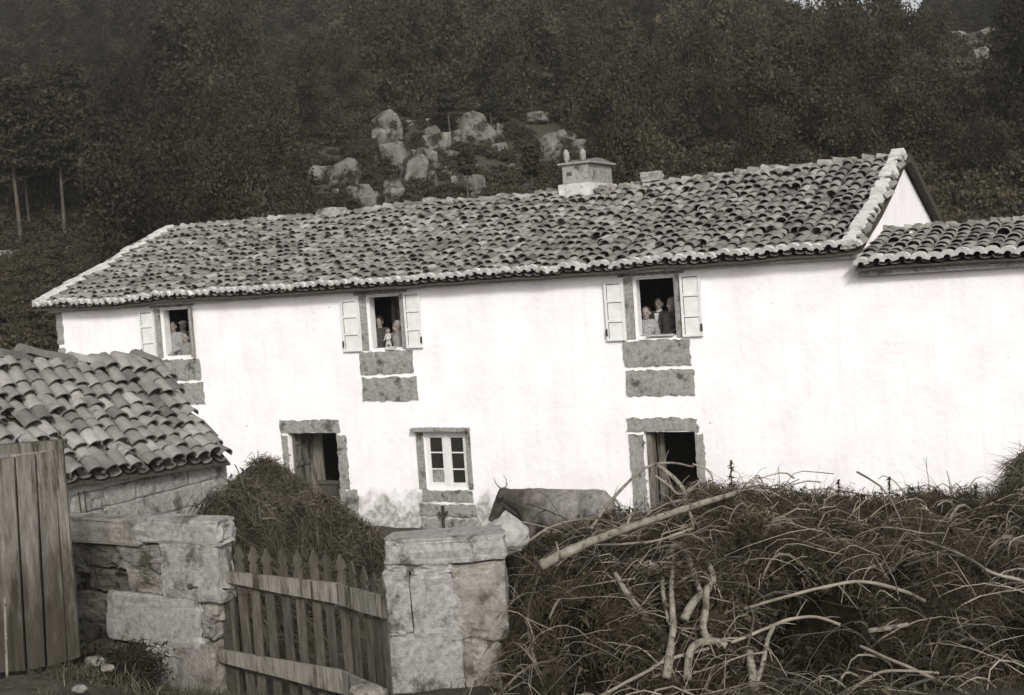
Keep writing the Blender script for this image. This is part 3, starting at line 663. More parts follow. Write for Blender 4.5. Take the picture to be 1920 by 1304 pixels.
# ------------------------------------------------------------------ gate pier on the right
O2 = Vector((-6.63, -11.42, 2.57)); pier = thing('gate_pier', (-6.1, -11.2, 1.0), 'broad granite pier with flat bright top right of the picket gate', 'gate pier')
pR = at(955, 999, 11.75); f2, e2, n2 = plane_px(O2, Vector((pR.x-O2.x, pR.y-O2.y, 0)))
def pt2(s, z, d): return O2+e2*s-n2*d+Vector((0, 0, z-O2.z))
w2 = f2(955, 1000)[0]
core = MB(); core.hexa([pt2(.1, .6, .1), pt2(w2-.16, .6, .1), pt2(w2-.16, .6, .36), pt2(.1, .6, .36), pt2(.1, 2.40, .1), pt2(w2-.16, 2.40, .1), pt2(w2-.16, 2.40, .36), pt2(.1, 2.40, .36)]); core.build('core', M_joint, pier)
for px, sd, bg2 in (((722, 1008, 944, 1056), 1, 1), ((720, 1052, 775, 1074), 2, 0), ((719, 1070, 771, 1186), 3, 1), ((770, 1056, 850, 1080), 4, 0), ((772, 1074, 866, 1202), 5, 1), ((850, 1058, 950, 1200), 6, 1), ((722, 1188, 872, 1330), 7, 1), ((868, 1196, 940, 1320), 8, 0), ((725, 1180, 780, 1194), 9, 0)):
    block(px, O2, e2, n2, f2, .44 if sd == 1 else .42, sd+70, None, .4+.5*random.random(), .09 if bg2 else .18, .68 if bg2 else .5, .0 if sd == 1 else .01 if bg2 else -.01).build('pier_stone', M_stone if sd in (6, 8) else M_granite, pier)

# ------------------------------------------------------------------ picket gate
def picket(base_px, tip_px, Z, bottom_py, wd, nrm, seed, parent):
    R = random.Random(seed); P = at(base_px, tip_px, Z); d = ray(base_px, bottom_py); 
    zb = at(base_px+(bottom_py-tip_px)*.07, bottom_py, Z).z
    e_ = nrm.cross(Vector((0, 0, 1))).normalized(); 
    if e_.dot(RT) < 0: e_ = -e_
    h = wd/2; top = P.z; nz = -nrm*.022
    prof = [(-h*.75, zb), (h*.75, zb), (h*.75, top-.20), (h*.42, top-.17), (h*.95, top-.13), (h*.5, top-.06), (0, top), (-h*.5, top-.06), (-h*.95, top-.13), (-h*.42, top-.17), (-h*.75, top-.20)]
    tl = R.uniform(-.015, .015); N_ = len(prof); V = []
    for off in (Vector((0, 0, 0)), nz):
        for (s, z) in prof: V.append(Vector((P.x, P.y, z))+e_*(s+tl*(z-top))+off)
    F = [tuple(range(N_)), tuple(range(2*N_-1, N_-1, -1))]+[((i+1) % N_, i, N_+i, N_+(i+1) % N_) for i in range(N_)]
    return MB().add(V, F, R.random()).build('picket', M_gate, parent)
def rail(pa, pb, Z0, Z1, parent, th=.03, seed=1):
    """pa=(x,ytop,ybot) at the left end, pb the same at the right end"""
    a1, a0 = at(pa[0], pa[1], Z0), at(pa[0], pa[2], Z0); b1, b0 = at(pb[0], pb[1], Z1), at(pb[0], pb[2], Z1)
    a0.x, a0.y = a1.x, a1.y; b0.x, b0.y = b1.x, b1.y
    dd = (b1-a1); dd.z = 0; nn = Vector((dd.y, -dd.x, 0)).normalized(); 
    if nn.dot(FW) > 0: nn = -nn
    mb = MB(); K = 8
    for k in range(K):
        t0, t1 = k/K, (k+1)/K; q = lambda A, B, t, s: A.lerp(B, t)+Vector((0, 0, .006*noise.noise(Vector((t*3, seed, s)))))
        A0, A1, B0, B1 = q(a0, b0, t0, 0), q(a1, b1, t0, 1), q(a0, b0, t1, 0), q(a1, b1, t1, 1)
        V = [A0, B0, B0+nn*th, A0+nn*th, A1, B1, B1+nn*th, A1+nn*th]
        mb.add(V, [(4, 5, 6, 7), (3, 2, 1, 0), (3, 7, 6, 2), (0, 1, 5, 4)]+([(0, 4, 7, 3)] if k == 0 else [])+([(1, 2, 6, 5)] if k == K-1 else []), .8)
    return mb.build('rail', M_wood, parent), nn
gate1 = thing('picket_gate', tuple(at(520, 1290, 12)), 'wide left leaf of the wooden picket gate, nine arrow-tipped pickets under a heavy rail', 'gate', 'leaves of the yard gate')
_, n1 = rail((405, 1068, 1088), (640, 1093, 1134), 12.05, 11.75, gate1)
rail((410, 1216, 1240), (645, 1256, 1302), 12.05, 11.75, gate1, seed=2)
T1 = [(422, 1021), (445, 1021), (472, 1023), (497, 1028), (527, 1028), (555, 1032), (586, 1030), (609, 1034), (636, 1038)]
for i, (x, y) in enumerate(T1): picket(x, y, 12.07-.3*(x-405)/235, 1330, .115, n1, i, gate1)
for px in (586, 636): 
    t = (px-405)/235; a = at(px, 1068+25*t+1, 12.05-.3*t); MB().tube([a+n1*.031, a+n1*.033+Vector((0, 0, -.17))], .012, 5).build('iron_strap', M_iron, gate1)
gate2 = thing('picket_gate', tuple(at(690, 1290, 11.7)), 'narrow right leaf of the wooden picket gate, closely spaced pickets beside the granite pier', 'gate', 'leaves of the yard gate')
_, n3 = rail((638, 1095, 1135), (722, 1117, 1160), 11.72, 11.25, gate2)
rail((646, 1258, 1302), (726, 1292, 1335), 11.72, 11.25, gate2, seed=3)
for i, (x, y) in enumerate([(657, 1052), (679, 1062), (698, 1074), (714, 1082)]): picket(x, y, 11.74-.47*(x-638)/84, 1340, .10, n3, 20+i, gate2)

# ------------------------------------------------------------------ plank hut at the left edge
hut = thing('plank_hut', tuple(at(60, 1240, 11)), 'tall weathered vertical-plank hut side at the left edge, beside the boulder wall', 'hut')
def quad_plank(xa, xb, ya, yb, xa2, xb2, ya2, yb2, Z, name, mtl, seed, th=.03, dz=0.0):
    """top edge (xa,ya)-(xb,yb), bottom edge (xa2,ya2)-(xb2,yb2) in photo pixels, at depth Z; thick board"""
    c = [at(xa2, ya2, Z), at(xb2, yb2, Z), at(xb, yb, Z), at(xa, ya, Z)]; back = Vector((FW.x, FW.y, 0)).normalized()*th
    c = [q+back*dz for q in c]; mb = MB(); K = 10; V = []
    for k in range(K+1):
        t = k/K; l = c[0].lerp(c[3], t); r = c[1].lerp(c[2], t); ww = (r-l).normalized()
        j1 = .006*noise.noise(Vector((t*3, seed, 1))); j2 = .006*noise.noise(Vector((t*3, seed, 5))); bow = back.normalized()*.012*noise.noise(Vector((t*1.2, seed, 9)))
        V += [l+ww*j1+bow, r+ww*j2+bow, r+ww*j2+back+bow, l+ww*j1+back+bow]
    F = [(3, 2, 1, 0), (4*K, 4*K+1, 4*K+2, 4*K+3)]
    for k in range(K): 
        for i in range(4): F.append((4*k+i, 4*k+(i+1) % 4, 4*k+4+(i+1) % 4, 4*k+4+i))
    return mb.add(V, F, (seed*37 % 10)/10).build(name, mtl, hut)
quad_plank(-58, 25, 868, 858, -40, 47, 1264, 1258, 11, 'plank', M_rot, 1, dz=.006)
quad_plank(29, 64, 857, 851, 52, 84, 1257, 1250, 11, 'plank', M_rot, 2, dz=.02)
quad_plank(68, 100, 851, 845, 89, 125, 1250, 1240, 11, 'plank', M_rot, 3, dz=.01)
quad_plank(101, 117, 836, 833, 128, 150, 1240, 1232, 11, 'corner_post', M_rot, 4, th=.035, dz=-.035)
quad_plank(-80, 116, 842, 826, -80, 118, 862, 843, 11, 'top_board', M_wood, 6, th=.14, dz=-.07)
bk = MB(); q = [at(-60, 870, 11.2), at(92, 855, 11.2), at(118, 1250, 11.2), at(-60, 1300, 11.2)]; dv_ = Vector((FW.x, FW.y, 0))*.12
bk.hexa([q[3], q[2], q[2]+dv_, q[3]+dv_, q[0], q[1], q[1]+dv_, q[0]+dv_]); bk.build('hut_body', M_darkwood, hut)
st_ = MB(); st_.tube([at(9, 1120, 10.8), at(14, 1290, 10.75)], .012, 6); tag(st_.build('stick', M_pole), 'thin pale stick standing against the plank hut at the left edge', 'stick')

# ------------------------------------------------------------------ heaps
def strew(pts_fn, n_cl, per, L, W, spread, lift, down, seed, droop=.5, tone_mu=.5):
    """clumps of fine stems over a surface. pts_fn(i)->(pos, normal, weight)"""
    r = np.random.default_rng(seed); P = []; D = []; T = []; LL = []; WW = []
    for i in range(n_cl):
        p, nr = pts_fn(r)
        if p is None: continue
        k = int(per*r.uniform(.5, 1.4)); base = np.array(p)+np.array(nr)*r.uniform(0, lift)
        sl = np.array(nr)*.35+r.normal(size=3)*.75; sl[2] -= down*r.uniform(.3, 1.3); sl /= np.linalg.norm(sl)
        off = r.normal(size=(k, 3))*spread; off -= np.outer(off@np.array(nr), np.array(nr))*.6
        P.append(base+off); D.append(unit(sl+r.normal(size=(k, 3))*.42)); LL.append(r.uniform(*L, k)); WW.append(r.uniform(*W, k))
        T.append(np.clip(r.normal(tone_mu+r.normal()*.22, .18, k), 0, 1))
    P = np.concatenate(P); D = np.concatenate(D); LL = np.concatenate(LL); WW = np.concatenate(WW); T = np.concatenate(T)
    V, F = blades(P, D, LL, WW, droop=droop, seg=2); return V, F, np.repeat(T, 2)
def hf_mesh(name, fn, X0, X1, Z0, Z1, nx, nz, mtl, parent, cfspace=True, amp=.05):
    V = []
    for j in range(nz+1):
        for i in range(nx+1):
            X = X0+(X1-X0)*i/nx; Z = Z0+(Z1-Z0)*j/nz; x, y = fc(X, Z) if cfspace else (X, Z); V.append((x, y, fn(X, Z)+amp*noise.noise(Vector((x*4, y*4, 2)))+amp*.6*noise.noise(Vector((x*11, y*11, 6)))))
    F = [(j*(nx+1)+i, j*(nx+1)+i+1, (j+1)*(nx+1)+i+1, (j+1)*(nx+1)+i) for j in range(nz) for i in range(nx)]
    return npmesh(name, np.array(V), np.array(F), np.full(len(F), .5), mtl, parent)
# heather heap before the left door
HC = [(498, 872, 19.6, 1.0), (590, 935, 19.0, .9), (420, 912, 18.6, .9), (380, 935, 18.0, .9), (650, 990, 17.6, .8), (560, 960, 17.4, .8), (470, 930, 17.6, .9), (700, 1018, 17.0, .55), (400, 938, 14.8, .42), (450, 912, 15.4, .6), (430, 950, 14.9, .5)]
HPK = []
for (u, v, Z, wd) in HC:
    p = at(u, v, Z); HPK.append((p.x, p.y, p.z, wd))
def heap_h(x, y):
    g = gnd(x, y)-.05; h = g
    for (px, py, pz, wd) in HPK:
        d = math.hypot(x-px, y-py)/(wd*1.15); h = max(h, g+(pz-g)*max(0, 1-d**1.5*.75) if d < 1.22 else g)
    return h
hx = [p[0] for p in HPK]; hy = [p[1] for p in HPK]; hb = (min(hx)-1.3, max(hx)+1.3, min(hy)-1.3, max(hy)+1.3)
heap = thing('heather_heap', (sum(hx)/len(hx), sum(hy)/len(hy), .1), 'tall mound of cut heather and bracken heaped before the left house door', 'heap')
hf_mesh('heap_core', heap_h, hb[0], hb[1], hb[2], hb[3], 60, 60, M_heath, heap, cfspace=False, amp=.08)
def heap_pt(r):
    for _ in range(20):
        x = r.uniform(hb[0], hb[1]); y = r.uniform(hb[2], hb[3]); z = heap_h(x, y)
        if z > gnd(x, y)+.12: break
    else: return None, None
    e = .06; n = Vector((-(heap_h(x+e, y)-z)/e, -(heap_h(x, y+e)-z)/e, 1)).normalized(); return (x, y, z), n
a = strew(heap_pt, 2600, 34, (.10, .34), (.008, .02), .09, .10, .25, 5, droop=.7)
npmesh('heather', a[0], a[1], a[2], M_heath, heap)
tw = MB(); R = random.Random(9); r9 = np.random.default_rng(9)
for i in range(170):
    p, n = heap_pt(r9); 
    if p is None: continue
    p = Vector(p)+n*.05; d = Vector((R.gauss(0, 1), R.gauss(0, 1), R.gauss(.1, .5))).normalized(); l = R.uniform(.2, .6); c = Vector((R.gauss(0, .3), R.gauss(0, .3), -.5))*l
    tw.tube([p+d*l*t+c*t*t+n*.1*sin(pi*t) for t in (0, .25, .5, .75, 1)], [.007, .006, .006, .005, .003], 4, R.random())
tw.build('stems', M_heath, heap)['kind'] = 'stuff'

# brushwood pile, right foreground
CU = [820, 900, 960, 1100, 1200, 1300, 1400, 1500, 1600, 1700, 1800, 1900, 2000, 2200]
CZ = [1.4, 1.8, 1.90, 2.0, 2.22, 2.36, 2.32, 2.17, 2.16, 2.08, 2.12, 2.16, 2.2, 2.2]
def pile_h(X, Z):
    x, y = fc(X, Z); g = gnd(x, y); u = 960+X*2360/13.0; c = float(np.interp(u, CU, CZ))
    zf = 9.9-.09*X+.2*noise.noise(Vector((X*.8, 0, 4))); 
    tl = min(1, max(0, (X+.55-.25*(12.3-Z))/.5))
    if Z < 13.6: t = min(1, max(0, (Z-zf)/1.7)); s = 1-(1-t)**2.3
    else: t = min(1, (Z-13.6)/1.8); s = 1-t*t*(3-2*t)
    s *= tl
    h = g-.06+(c-g+.06)*s
    return h + s*(.20*noise.noise(Vector((x*1.6, y*1.6, 3)))+.20*noise.noise(Vector((x*3.3, y*3.3, 7))))*(1 if Z < 12.6 else .5)
pile = thing('brush_pile', (*fc(2.6, 12.3), 1.0), 'great tangled pile of dry pine brush and twigs filling the right foreground', 'brush pile')
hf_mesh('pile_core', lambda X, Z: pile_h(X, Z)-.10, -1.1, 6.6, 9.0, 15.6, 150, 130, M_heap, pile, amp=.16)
def pile_pt(r):
    for _ in range(30):
        X = r.uniform(-.9, 6.3); Z = 9.25+4.9*r.random()**1.25; h = pile_h(X, Z); x, y = fc(X, Z)
        if (h > gnd(x, y)+.05 or (X > -.4 and r.random() < .4)) and noise.noise(Vector((X*1.5, Z*1.5, h*1.5+11)))+.36 > r.random()*.5: break
    e = .05; hx_ = (pile_h(X+e, Z)-h)/e; hz_ = (pile_h(X, Z+e)-h)/e
    n = (-hx_*_r0-hz_*_f0+Vector((0, 0, 1))).normalized(); return (x, y, h-.04), n
a = strew(pile_pt, 3600, 42, (.05, .22), (.003, .009), .085, .16, .35, 21, droop=.5)
b = strew(pile_pt, 240, 80, (.2, .5), (.003, .006), .05, .18, 1.5, 22, droop=.25, tone_mu=.6)
V, F, T = join([a, b]); npmesh('dry_brush', V, F, T, M_fern, pile)
# broad withered leaves caught in the twigs
def leaf_litter(fn, n, seed):
    r = np.random.default_rng(seed); P = []; D = []
    for i in range(n):
        p, nn = fn(r)
        if p is None: continue
        if noise.noise(Vector(p)*1.3) < -.05: continue
        k = 14; P.append(np.array(p)+np.array(nn)*r.uniform(0, .14)+r.normal(size=(k, 3))*.06); D.append(unit(r.normal(size=(k, 3))))
    P = np.concatenate(P); D = np.concatenate(D); n = len(P); V, F = blades(P, D, r.uniform(.03, .08, n), r.uniform(.02, .045, n), .3, 2); return V, F, np.repeat(r.random(n), 2)
V, F, T = leaf_litter(pile_pt, 2300, 81); npmesh('withered_leaves', V, F, T, M_fern, pile)
def rand_twigs(mb, fn, n, seed, lr=(.35, 1.5), rr=(.003, .0085), lift=.14):
    R = random.Random(seed); r = np.random.default_rng(seed)
    for i in range(n):
        p, nn = fn(r); 
        if p is None: continue
        p = Vector(p)+nn*R.uniform(0, lift); az = R.gauss(0, .9); d = (_r0*math.copysign(cos(az), R.random()-.35)+_f0*sin(az)*.5+Vector((0, 0, R.gauss(.05, .5)))).normalized()
        l = R.uniform(*lr)*R.uniform(.6, 1); c = Vector((R.gauss(0, .25), R.gauss(0, .25), -R.uniform(.1, .8)))*l; w1, w2 = R.uniform(0, 6), R.uniform(0, 6); K = 9; r0 = R.uniform(*rr)
        tone = R.random(); pts = []
        for k in range(K):
            t = k/(K-1); q = p+d*l*(t-.5)+c*(t-.5)**2*2+nn*.10*sin(pi*t)+_r0*.025*sin(w1+t*7)+Vector((0, 0, .025*sin(w2+t*9))); pts.append(q)
        mb.tube(pts, [r0*(1-.65*k/(K-1)) for k in range(K)], 5, tone)
        for b_ in range(R.choice((0, 1, 1, 2, 3))):
            k = R.randint(2, 6); q = pts[k]; dd = ((pts[k+1]-pts[k]).normalized()+Vector((R.gauss(0, .7), R.gauss(0, .7), R.gauss(0, .7)))).normalized(); ll = l*R.uniform(.15, .45)
            mb.tube([q, q+dd*ll*.5+Vector((0, 0, .02)), q+dd*ll-Vector((0, 0, ll*.15))], [r0*.55, r0*.4, r0*.25], 4, tone)
tw = MB(); rand_twigs(tw, pile_pt, 1100, 31, rr=(.0025, .0065)); rand_twigs(tw, pile_pt, 150, 32, (.6, 1.9), (.007, .013), .2); rand_twigs(tw, pile_pt, 60, 33, (.3, 1.1), (.012, .021), .12); tw.build('twigs', M_twig, pile)['kind'] = 'stuff'

def pile_z(u, v):
    z = 8.6
    while z < 13.5:
        q = at(u, v, z); X, Z = cf(q.x, q.y)
        if q.z <= pile_h(X, Z)+.01: return z-.20
        z += .03
    return 12.5
# single large branches, each a thing of its own. photo pixels + distance
def px_path(pts, Z):
    out = []
    for p in pts: out.append(at(p[0], p[1], p[2] if len(p) > 2 else Z))
    # catmull-rom
    P = [out[0]]+out+[out[-1]]; res = []
    for i in range(1, len(P)-2):
        for s in range(4):
            t = s/4; a, b, c, d = P[i-1], P[i], P[i+1], P[i+2]
            res.append(.5*((2*b)+(c-a)*t+(2*a-5*b+4*c-d)*t*t+(-a+3*b-3*c+d)*t**3))
    res.append(out[-1]); return res
BR = [
 ([(1013, 1060, 10.9), (1105, 1018, 11.2), (1250, 965, 11.7), (1385, 923, 12.2)], .046, .022, 'thick straight pale pole lying slantwise across the top of the brush pile'),
 ([(1153, 1074, 10.9), (1180, 1120, 10.8), (1212, 1162, 10.7), (1262, 1206, 10.6)], .018, .040, 'pale peeled branch slanting down right from under the long pole'),
 ([(1262, 1062), (1259, 1110), (1262, 1170), (1258, 1215), (1250, 1272)], .016, .034, 'upright pale stick rising in the middle of the brush pile'),
 ([(1266, 1020), (1246, 1058), (1242, 1100), (1250, 1150), (1262, 1182)], .022, .012, 'thin forked stick hanging left of the upright pale stick'),
 ([(1278, 1022), (1296, 1058), (1304, 1085), (1312, 1105)], .030, .018, 'short stout stub pointing down from the upper middle of the pile'),
 ([(1318, 1040), (1333, 1070), (1332, 1098), (1300, 1130), (1282, 1163)], .020, .036, 'crooked peeled branch bent like an elbow right of the upright stick'),
 ([(1326, 1100), (1322, 1150), (1318, 1180), (1330, 1204)], .024, .028, 'knobbly grey branch dropping from the elbow branch'),
 ([(1288, 1276), (1294, 1225), (1310, 1206), (1340, 1202), (1362, 1212)], .030, .028, 'hooked branch with a square bend near the bottom centre of the pile'),
 ([(1404, 1222), (1410, 1262), (1420, 1320)], .026, .040, 'stubby upright pale branch at the bottom edge of the pile'),
 ([(1452, 1172), (1440, 1200), (1432, 1240), (1415, 1290)], .014, .020, 'slender bent stick just right of the stubby upright branch'),
 ([(897, 1288), (903, 1252), (922, 1225), (934, 1205)], .042, .022, 'thick curved branch end beside the foot of the granite pier'),
 ([(1014, 1068), (1000, 1110), (990, 1160), (996, 1210), (1006, 1252)], .013, .016, 'long thin branch hanging down from the lower end of the pole'),
 ([(1008, 1066), (980, 1082), (966, 1105), (960, 1130), (948, 1128)], .010, .007, 'thin looping twig curling left from the pole end'),
 ([(1012, 1074), (990, 1095), (975, 1130), (984, 1150)], .010, .008, 'short arched twig beneath the pole end'),
 ([(1108, 992, 12.6), (1150, 935, 13.0), (1200, 885, 13.4), (1245, 868, 13.6), (1300, 875, 13.8)], .016, .010, 'long arching branch rising across the right house door'),
 ([(1232, 872, 13.4), (1262, 895, 13.4), (1285, 930, 13.3), (1278, 968, 13.1)], .018, .028, 'twisted root-like branch standing in front of the right doorway'),
 ([(1228, 892, 13.3), (1255, 912, 13.3), (1275, 928, 13.3), (1310, 905, 13.4)], .014, .010, 'forked twig spreading across the dark right doorway'),
 ([(1298, 870, 13.7), (1322, 878, 13.7), (1335, 895, 13.7), (1336, 915, 13.6)], .009, .007, 'drooping twig tip against the white wall right of the door'),
 ([(1395, 1142), (1480, 1118), (1570, 1096), (1630, 1092), (1690, 1108), (1735, 1128)], .011, .014, 'long low arched branch right of centre in the pile'),
 ([(1690, 1002), (1740, 1018), (1800, 1040), (1862, 1074), (1930, 1092)], .011, .013, 'long thin branch sloping down to the right edge of the photo'),
 ([(1330, 975, 12.2), (1410, 972, 12.2), (1500, 984, 12.2), (1580, 986, 12.2)], .014, .012, 'long nearly level branch along the upper right of the pile'),
 ([(1440, 982, 12.0), (1470, 990, 12.0), (1490, 1010, 12.0), (1483, 1040, 11.9), (1474, 1055, 11.9)], .010, .007, 'thin branch curving down like a hook below the level branch'),
 ([(1370, 1205), (1430, 1182), (1480, 1162), (1530, 1158), (1575, 1172)], .013, .011, 'gently arched branch crossing below the long low arch'),
 ([(1628, 1184), (1665, 1178), (1702, 1172)], .019, .017, 'short straight broken piece of pale wood lying on dark brush'),
 ([(1612, 1212), (1680, 1240), (1735, 1265), (1770, 1282), (1830, 1312)], .011, .014, 'thin branch running down to the lower right corner'),
 ([(1300, 992, 11.9), (1270, 1000, 11.8), (1240, 1012, 11.8), (1180, 1020, 11.7), (1110, 1022, 11.6)], .013, .008, 'thin dark branch running just below the long pole'),
 ([(1115, 1310), (1160, 1288), (1210, 1262), (1250, 1240), (1330, 1215)], .012, .012, 'thin branch rising rightward along the bottom of the pile'),
 ([(1030, 1160), (1045, 1130), (1075, 1105), (1120, 1095), (1190, 1085)], .012, .008, 'wavy branch arching over a dark hollow left of centre'),
 ([(1555, 1320), (1600, 1290), (1650, 1262), (1700, 1258), (1760, 1262)], .012, .009, 'thin branch arching near the bottom right of the pile'),
]
for pts, ra, rb, lab in BR:
    P = px_path([q if len(q) > 2 else (q[0], q[1], pile_z(q[0], q[1])) for q in pts], 10.6); n = len(P); mb = MB(); R = random.Random(int(pts[0][0]))
    # keep each branch resting on the pile: small natural wiggle only
    P = [p+Vector((.006*noise.noise(p*6), .006*noise.noise(p*6+Vector((9, 0, 0))), .010*noise.noise(p*5))) for p in P]
    ra *= 1.15; rb *= 1.15
    mb.tube(P, [(ra+(rb-ra)*i/(n-1))*(1+.18*noise.noise(P[i]*14)) for i in range(n)], 9, .6+.3*R.random())
    o = mb.build('fallen_branch', M_pole if max(ra, rb) > .017 else M_twig, smooth=True)
    if n > 8:
        for _ in range(3 if max(ra, rb) < .045 else 2):
            k = R.randint(2, n-3); d = (P[k+1]-P[k]).normalized(); s = (d+Vector((R.gauss(0, .6), R.gauss(0, .4), R.gauss(0, .7)))).normalized(); l = R.uniform(.08, .25)
            sb = MB(); r_ = max(.004, min(ra, rb)*.45); sb.tube([P[k], P[k]+s*l*.5, P[k]+s*l+Vector((0, 0, -.02))], [r_, r_*.7, r_*.4], 6, .6); sb.build('side_twig', M_twig, o)
    tag(o, lab, 'branch', 'large branches in the brush pile')

# weeds: stems on the pile crest, grass in the yard
def tufts(name, spots, per, L, W, seed, mtl, spread=.12, up=1.0, droop=.35, parent=None):
    r = np.random.default_rng(seed); P = []; D = []
    for (x, y, z) in spots:
        k = int(per*r.uniform(.5, 1.5)); P.append(np.array((x, y, z))+np.c_[r.normal(size=(k, 2))*spread, np.zeros(k)]); d = r.normal(size=(k, 3))*.4; d[:, 2] += up; D.append(unit(d))
    P = np.concatenate(P); D = np.concatenate(D); n = len(P)
    V, F = blades(P, D, r.uniform(*L, n), r.uniform(*W, n), droop=droop, seg=3); return npmesh(name, V, F, np.repeat(np.clip(r.normal(.5, .25, n), 0, 1), 3), mtl, parent)
r = np.random.default_rng(44); sp = []
for i in range(420):
    X = r.uniform(2.2, 6.6); Z = r.uniform(12.8, 15.2); x, y = fc(X, Z); sp.append((x, y, pile_h(X, Z)-.05))
tag(tufts('dry_grass', sp, 20, (.12, .42), (.006, .013), 3, M_fern, .1), kind='stuff', label='dry grass and weeds along the crest of the brush pile', cat='grass')
sp = []
for i in range(900):
    X = r.uniform(-6, 7); Z = r.uniform(8.5, 19); x, y = fc(X, Z)
    if noise.noise(Vector((x*.8, y*.8, 0))) > -.1: sp.append((x, y, gnd(x, y)-.02))
for i in range(160):
    X = r.uniform(-4.3, -2.9); Z = r.uniform(10.6, 12.0); x, y = fc(X, Z); sp.append((x, y, gnd(x, y)-.02))
tag(tufts('yard_grass', sp, 30, (.05, .20), (.005, .011), 4, M_grass, .13), kind='stuff', label='short weeds growing over the yard earth', cat='grass')
for i, (px, py, h, lab) in enumerate(((1371, 925, .36, 'leafy weed stem standing against the white wall right of the door'), (1571, 945, .26, 'short seeding weed stem on the middle of the pile crest'),
                             (1667, 945, .30, 'thin weed stem with a hooked tip on the pile crest'), (1828, 950, .26, 'broad-leaved weed on the right of the pile crest'))):
    p = at(px, py, 13.6); mb = MB(); mb.tube([p-Vector((0, 0, .15)), p+Vector((.01, 0, h*.5)), p+Vector((.03, 0, h))], [.008, .006, .004], 5)
    o = mb.build('weed_stem', M_fern); rr = np.random.default_rng(i); k = 46; tt = rr.uniform(.2, 1, k); Pp = np.array(p)+np.c_[.02*tt, 0*tt, tt*h]; D = unit(rr.normal(size=(k, 3))+np.array([0, 0, .3]))
    V, F = blades(Pp, D, rr.uniform(.02, .07, k), rr.uniform(.012, .03, k), .2, 2); npmesh('leaves', V, F, np.repeat(rr.random(k), 2), M_fern, o); tag(o, lab, 'weed', 'weeds on the pile crest')
# leaning hay shock at the right edge
hc = at(1935, 985, 15.6); hay = thing('hay_shock', tuple(hc), 'grey-green conical hay shock cut by the right edge of the photo', 'hay shock')
def hay_pt(r):
    t = r.random(); a = r.uniform(0, 2*pi); rad = .62*(1-t)+.05; n = Vector((cos(a), sin(a), .5)).normalized(); return (hc.x+cos(a)*rad, hc.y+sin(a)*rad, hc.z-.9+1.75*t), n
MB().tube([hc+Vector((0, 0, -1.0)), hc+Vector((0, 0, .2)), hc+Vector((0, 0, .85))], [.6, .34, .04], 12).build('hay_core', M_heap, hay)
a = strew(hay_pt, 260, 46, (.2, .5), (.006, .014), .05, .06, 1.6, 61, droop=.3, tone_mu=.8); npmesh('hay', a[0], a[1], a[2], M_heath, hay)

# pale rock before the cow, stones on the ground
bp = at(950, 1004, 12.5); tag(rock(bp, (.23, .2, .18), 17, .14, 4).build('boulder', M_pale), 'rounded pale stone on the wall below the head of the cow', 'boulder')
bp = at(186, 1268, 10.7)
for (u, v, Z, s, lab, c) in ((202, 1253, 10.9, .055, 'small pale round stone lying on the dark ground by the left wall', 'stone'), (180, 1240, 11.2, .09, 'flat pale stone between the plank hut and the left wall', 'stone'), (150, 1292, 10.3, .06, 'broken light stone near the bottom left corner', 'stone'),
                          (690, 1300, 11.0, .13, 'flat pale stone at the foot of the gate', 'stone')):
    p = at(u, v, Z); tag(rock(p, (s*1.3, s*.8, s*.55), u, .25, 3).build('loose_stone', M_stone), lab, c, 'loose stones on the ground')
# dark weeds against the foot of the left wall
def lf_pt(r):
    u = r.uniform(150, 300); v = r.uniform(1225, 1300); p = at(u, v, r.uniform(11.2, 11.7)); return (p.x, p.y, p.z), Vector((-FW.x, -FW.y, .6)).normalized()
a = strew(lf_pt, 130, 30, (.05, .16), (.008, .02), .06, .05, -.2, 71); tag(npmesh('weed_patch', a[0], a[1], a[2]*.5, M_pine), kind='stuff', label='dark weeds at the foot of the left wall', cat='weeds')

# ------------------------------------------------------------------ hillside: outcrops, pines, wood
OUT = [(720, 262, 34, 40), (745, 300, 36, 60), (775, 330, 40, 70), (768, 300, 30, 36), (800, 312, 30, 60), (825, 272, 40, 34), (812, 250, 26, 22), (882, 243, 46, 50), (905, 258, 44, 40), (925, 262, 34, 26), (858, 262, 26, 30), (935, 282, 30, 24),
       (1040, 275, 40, 44), (1058, 262, 36, 30), (1040, 300, 30, 26), (865, 330, 40, 26), (1010, 222, 34, 20), (620, 335, 34, 44), (640, 372, 36, 30), (700, 385, 34, 44), (805, 372, 22, 18), (995, 355, 30, 18), (1268, 298, 40, 20), (1300, 308, 30, 16), (965, 315, 16, 14), (896, 205, 20, 12), (545, 345, 16, 22), (750, 235, 20, 16),
       (1795, 70, 22, 18), (1815, 92, 24, 20), (1850, 65, 26, 18), (1870, 78, 30, 22), (1886, 70, 22, 18), (1835, 105, 24, 26), (1650, 48, 30, 14), (1715, 60, 20, 12), (1895, 98, 20, 18), (380, 42, 12, 10), (485, 22, 22, 16), (535, 30, 20, 14), (295, 20, 16, 16)]
_R = random.Random(3)
for k in range(40):
    cx, cy, rx, ry = _R.choice([(775, 300, 65, 60), (900, 265, 70, 40), (1055, 285, 32, 35), (700, 375, 60, 20), (850, 340, 60, 30), (640, 350, 40, 30)])
    w_ = _R.uniform(12, 38); OUT.append((cx+_R.uniform(-rx, rx), cy+_R.uniform(-ry, ry), w_, w_*_R.uniform(.6, 1.5)))
WH = [('on the right skyline slope', lambda u, v: u > 1500), ('on the upper left slope', lambda u, v: v < 60), ('right of the chimney', lambda u, v: u > 1120), ('beside the chimney', lambda u, v: u > 985),
      ('in the middle outcrop', lambda u, v: u >= 840), ('in the upper left outcrop', lambda u, v: u >= 690 and v < 300), ('in the lower left outcrop', lambda u, v: u >= 690), ('left of the outcrops', lambda u, v: True)]
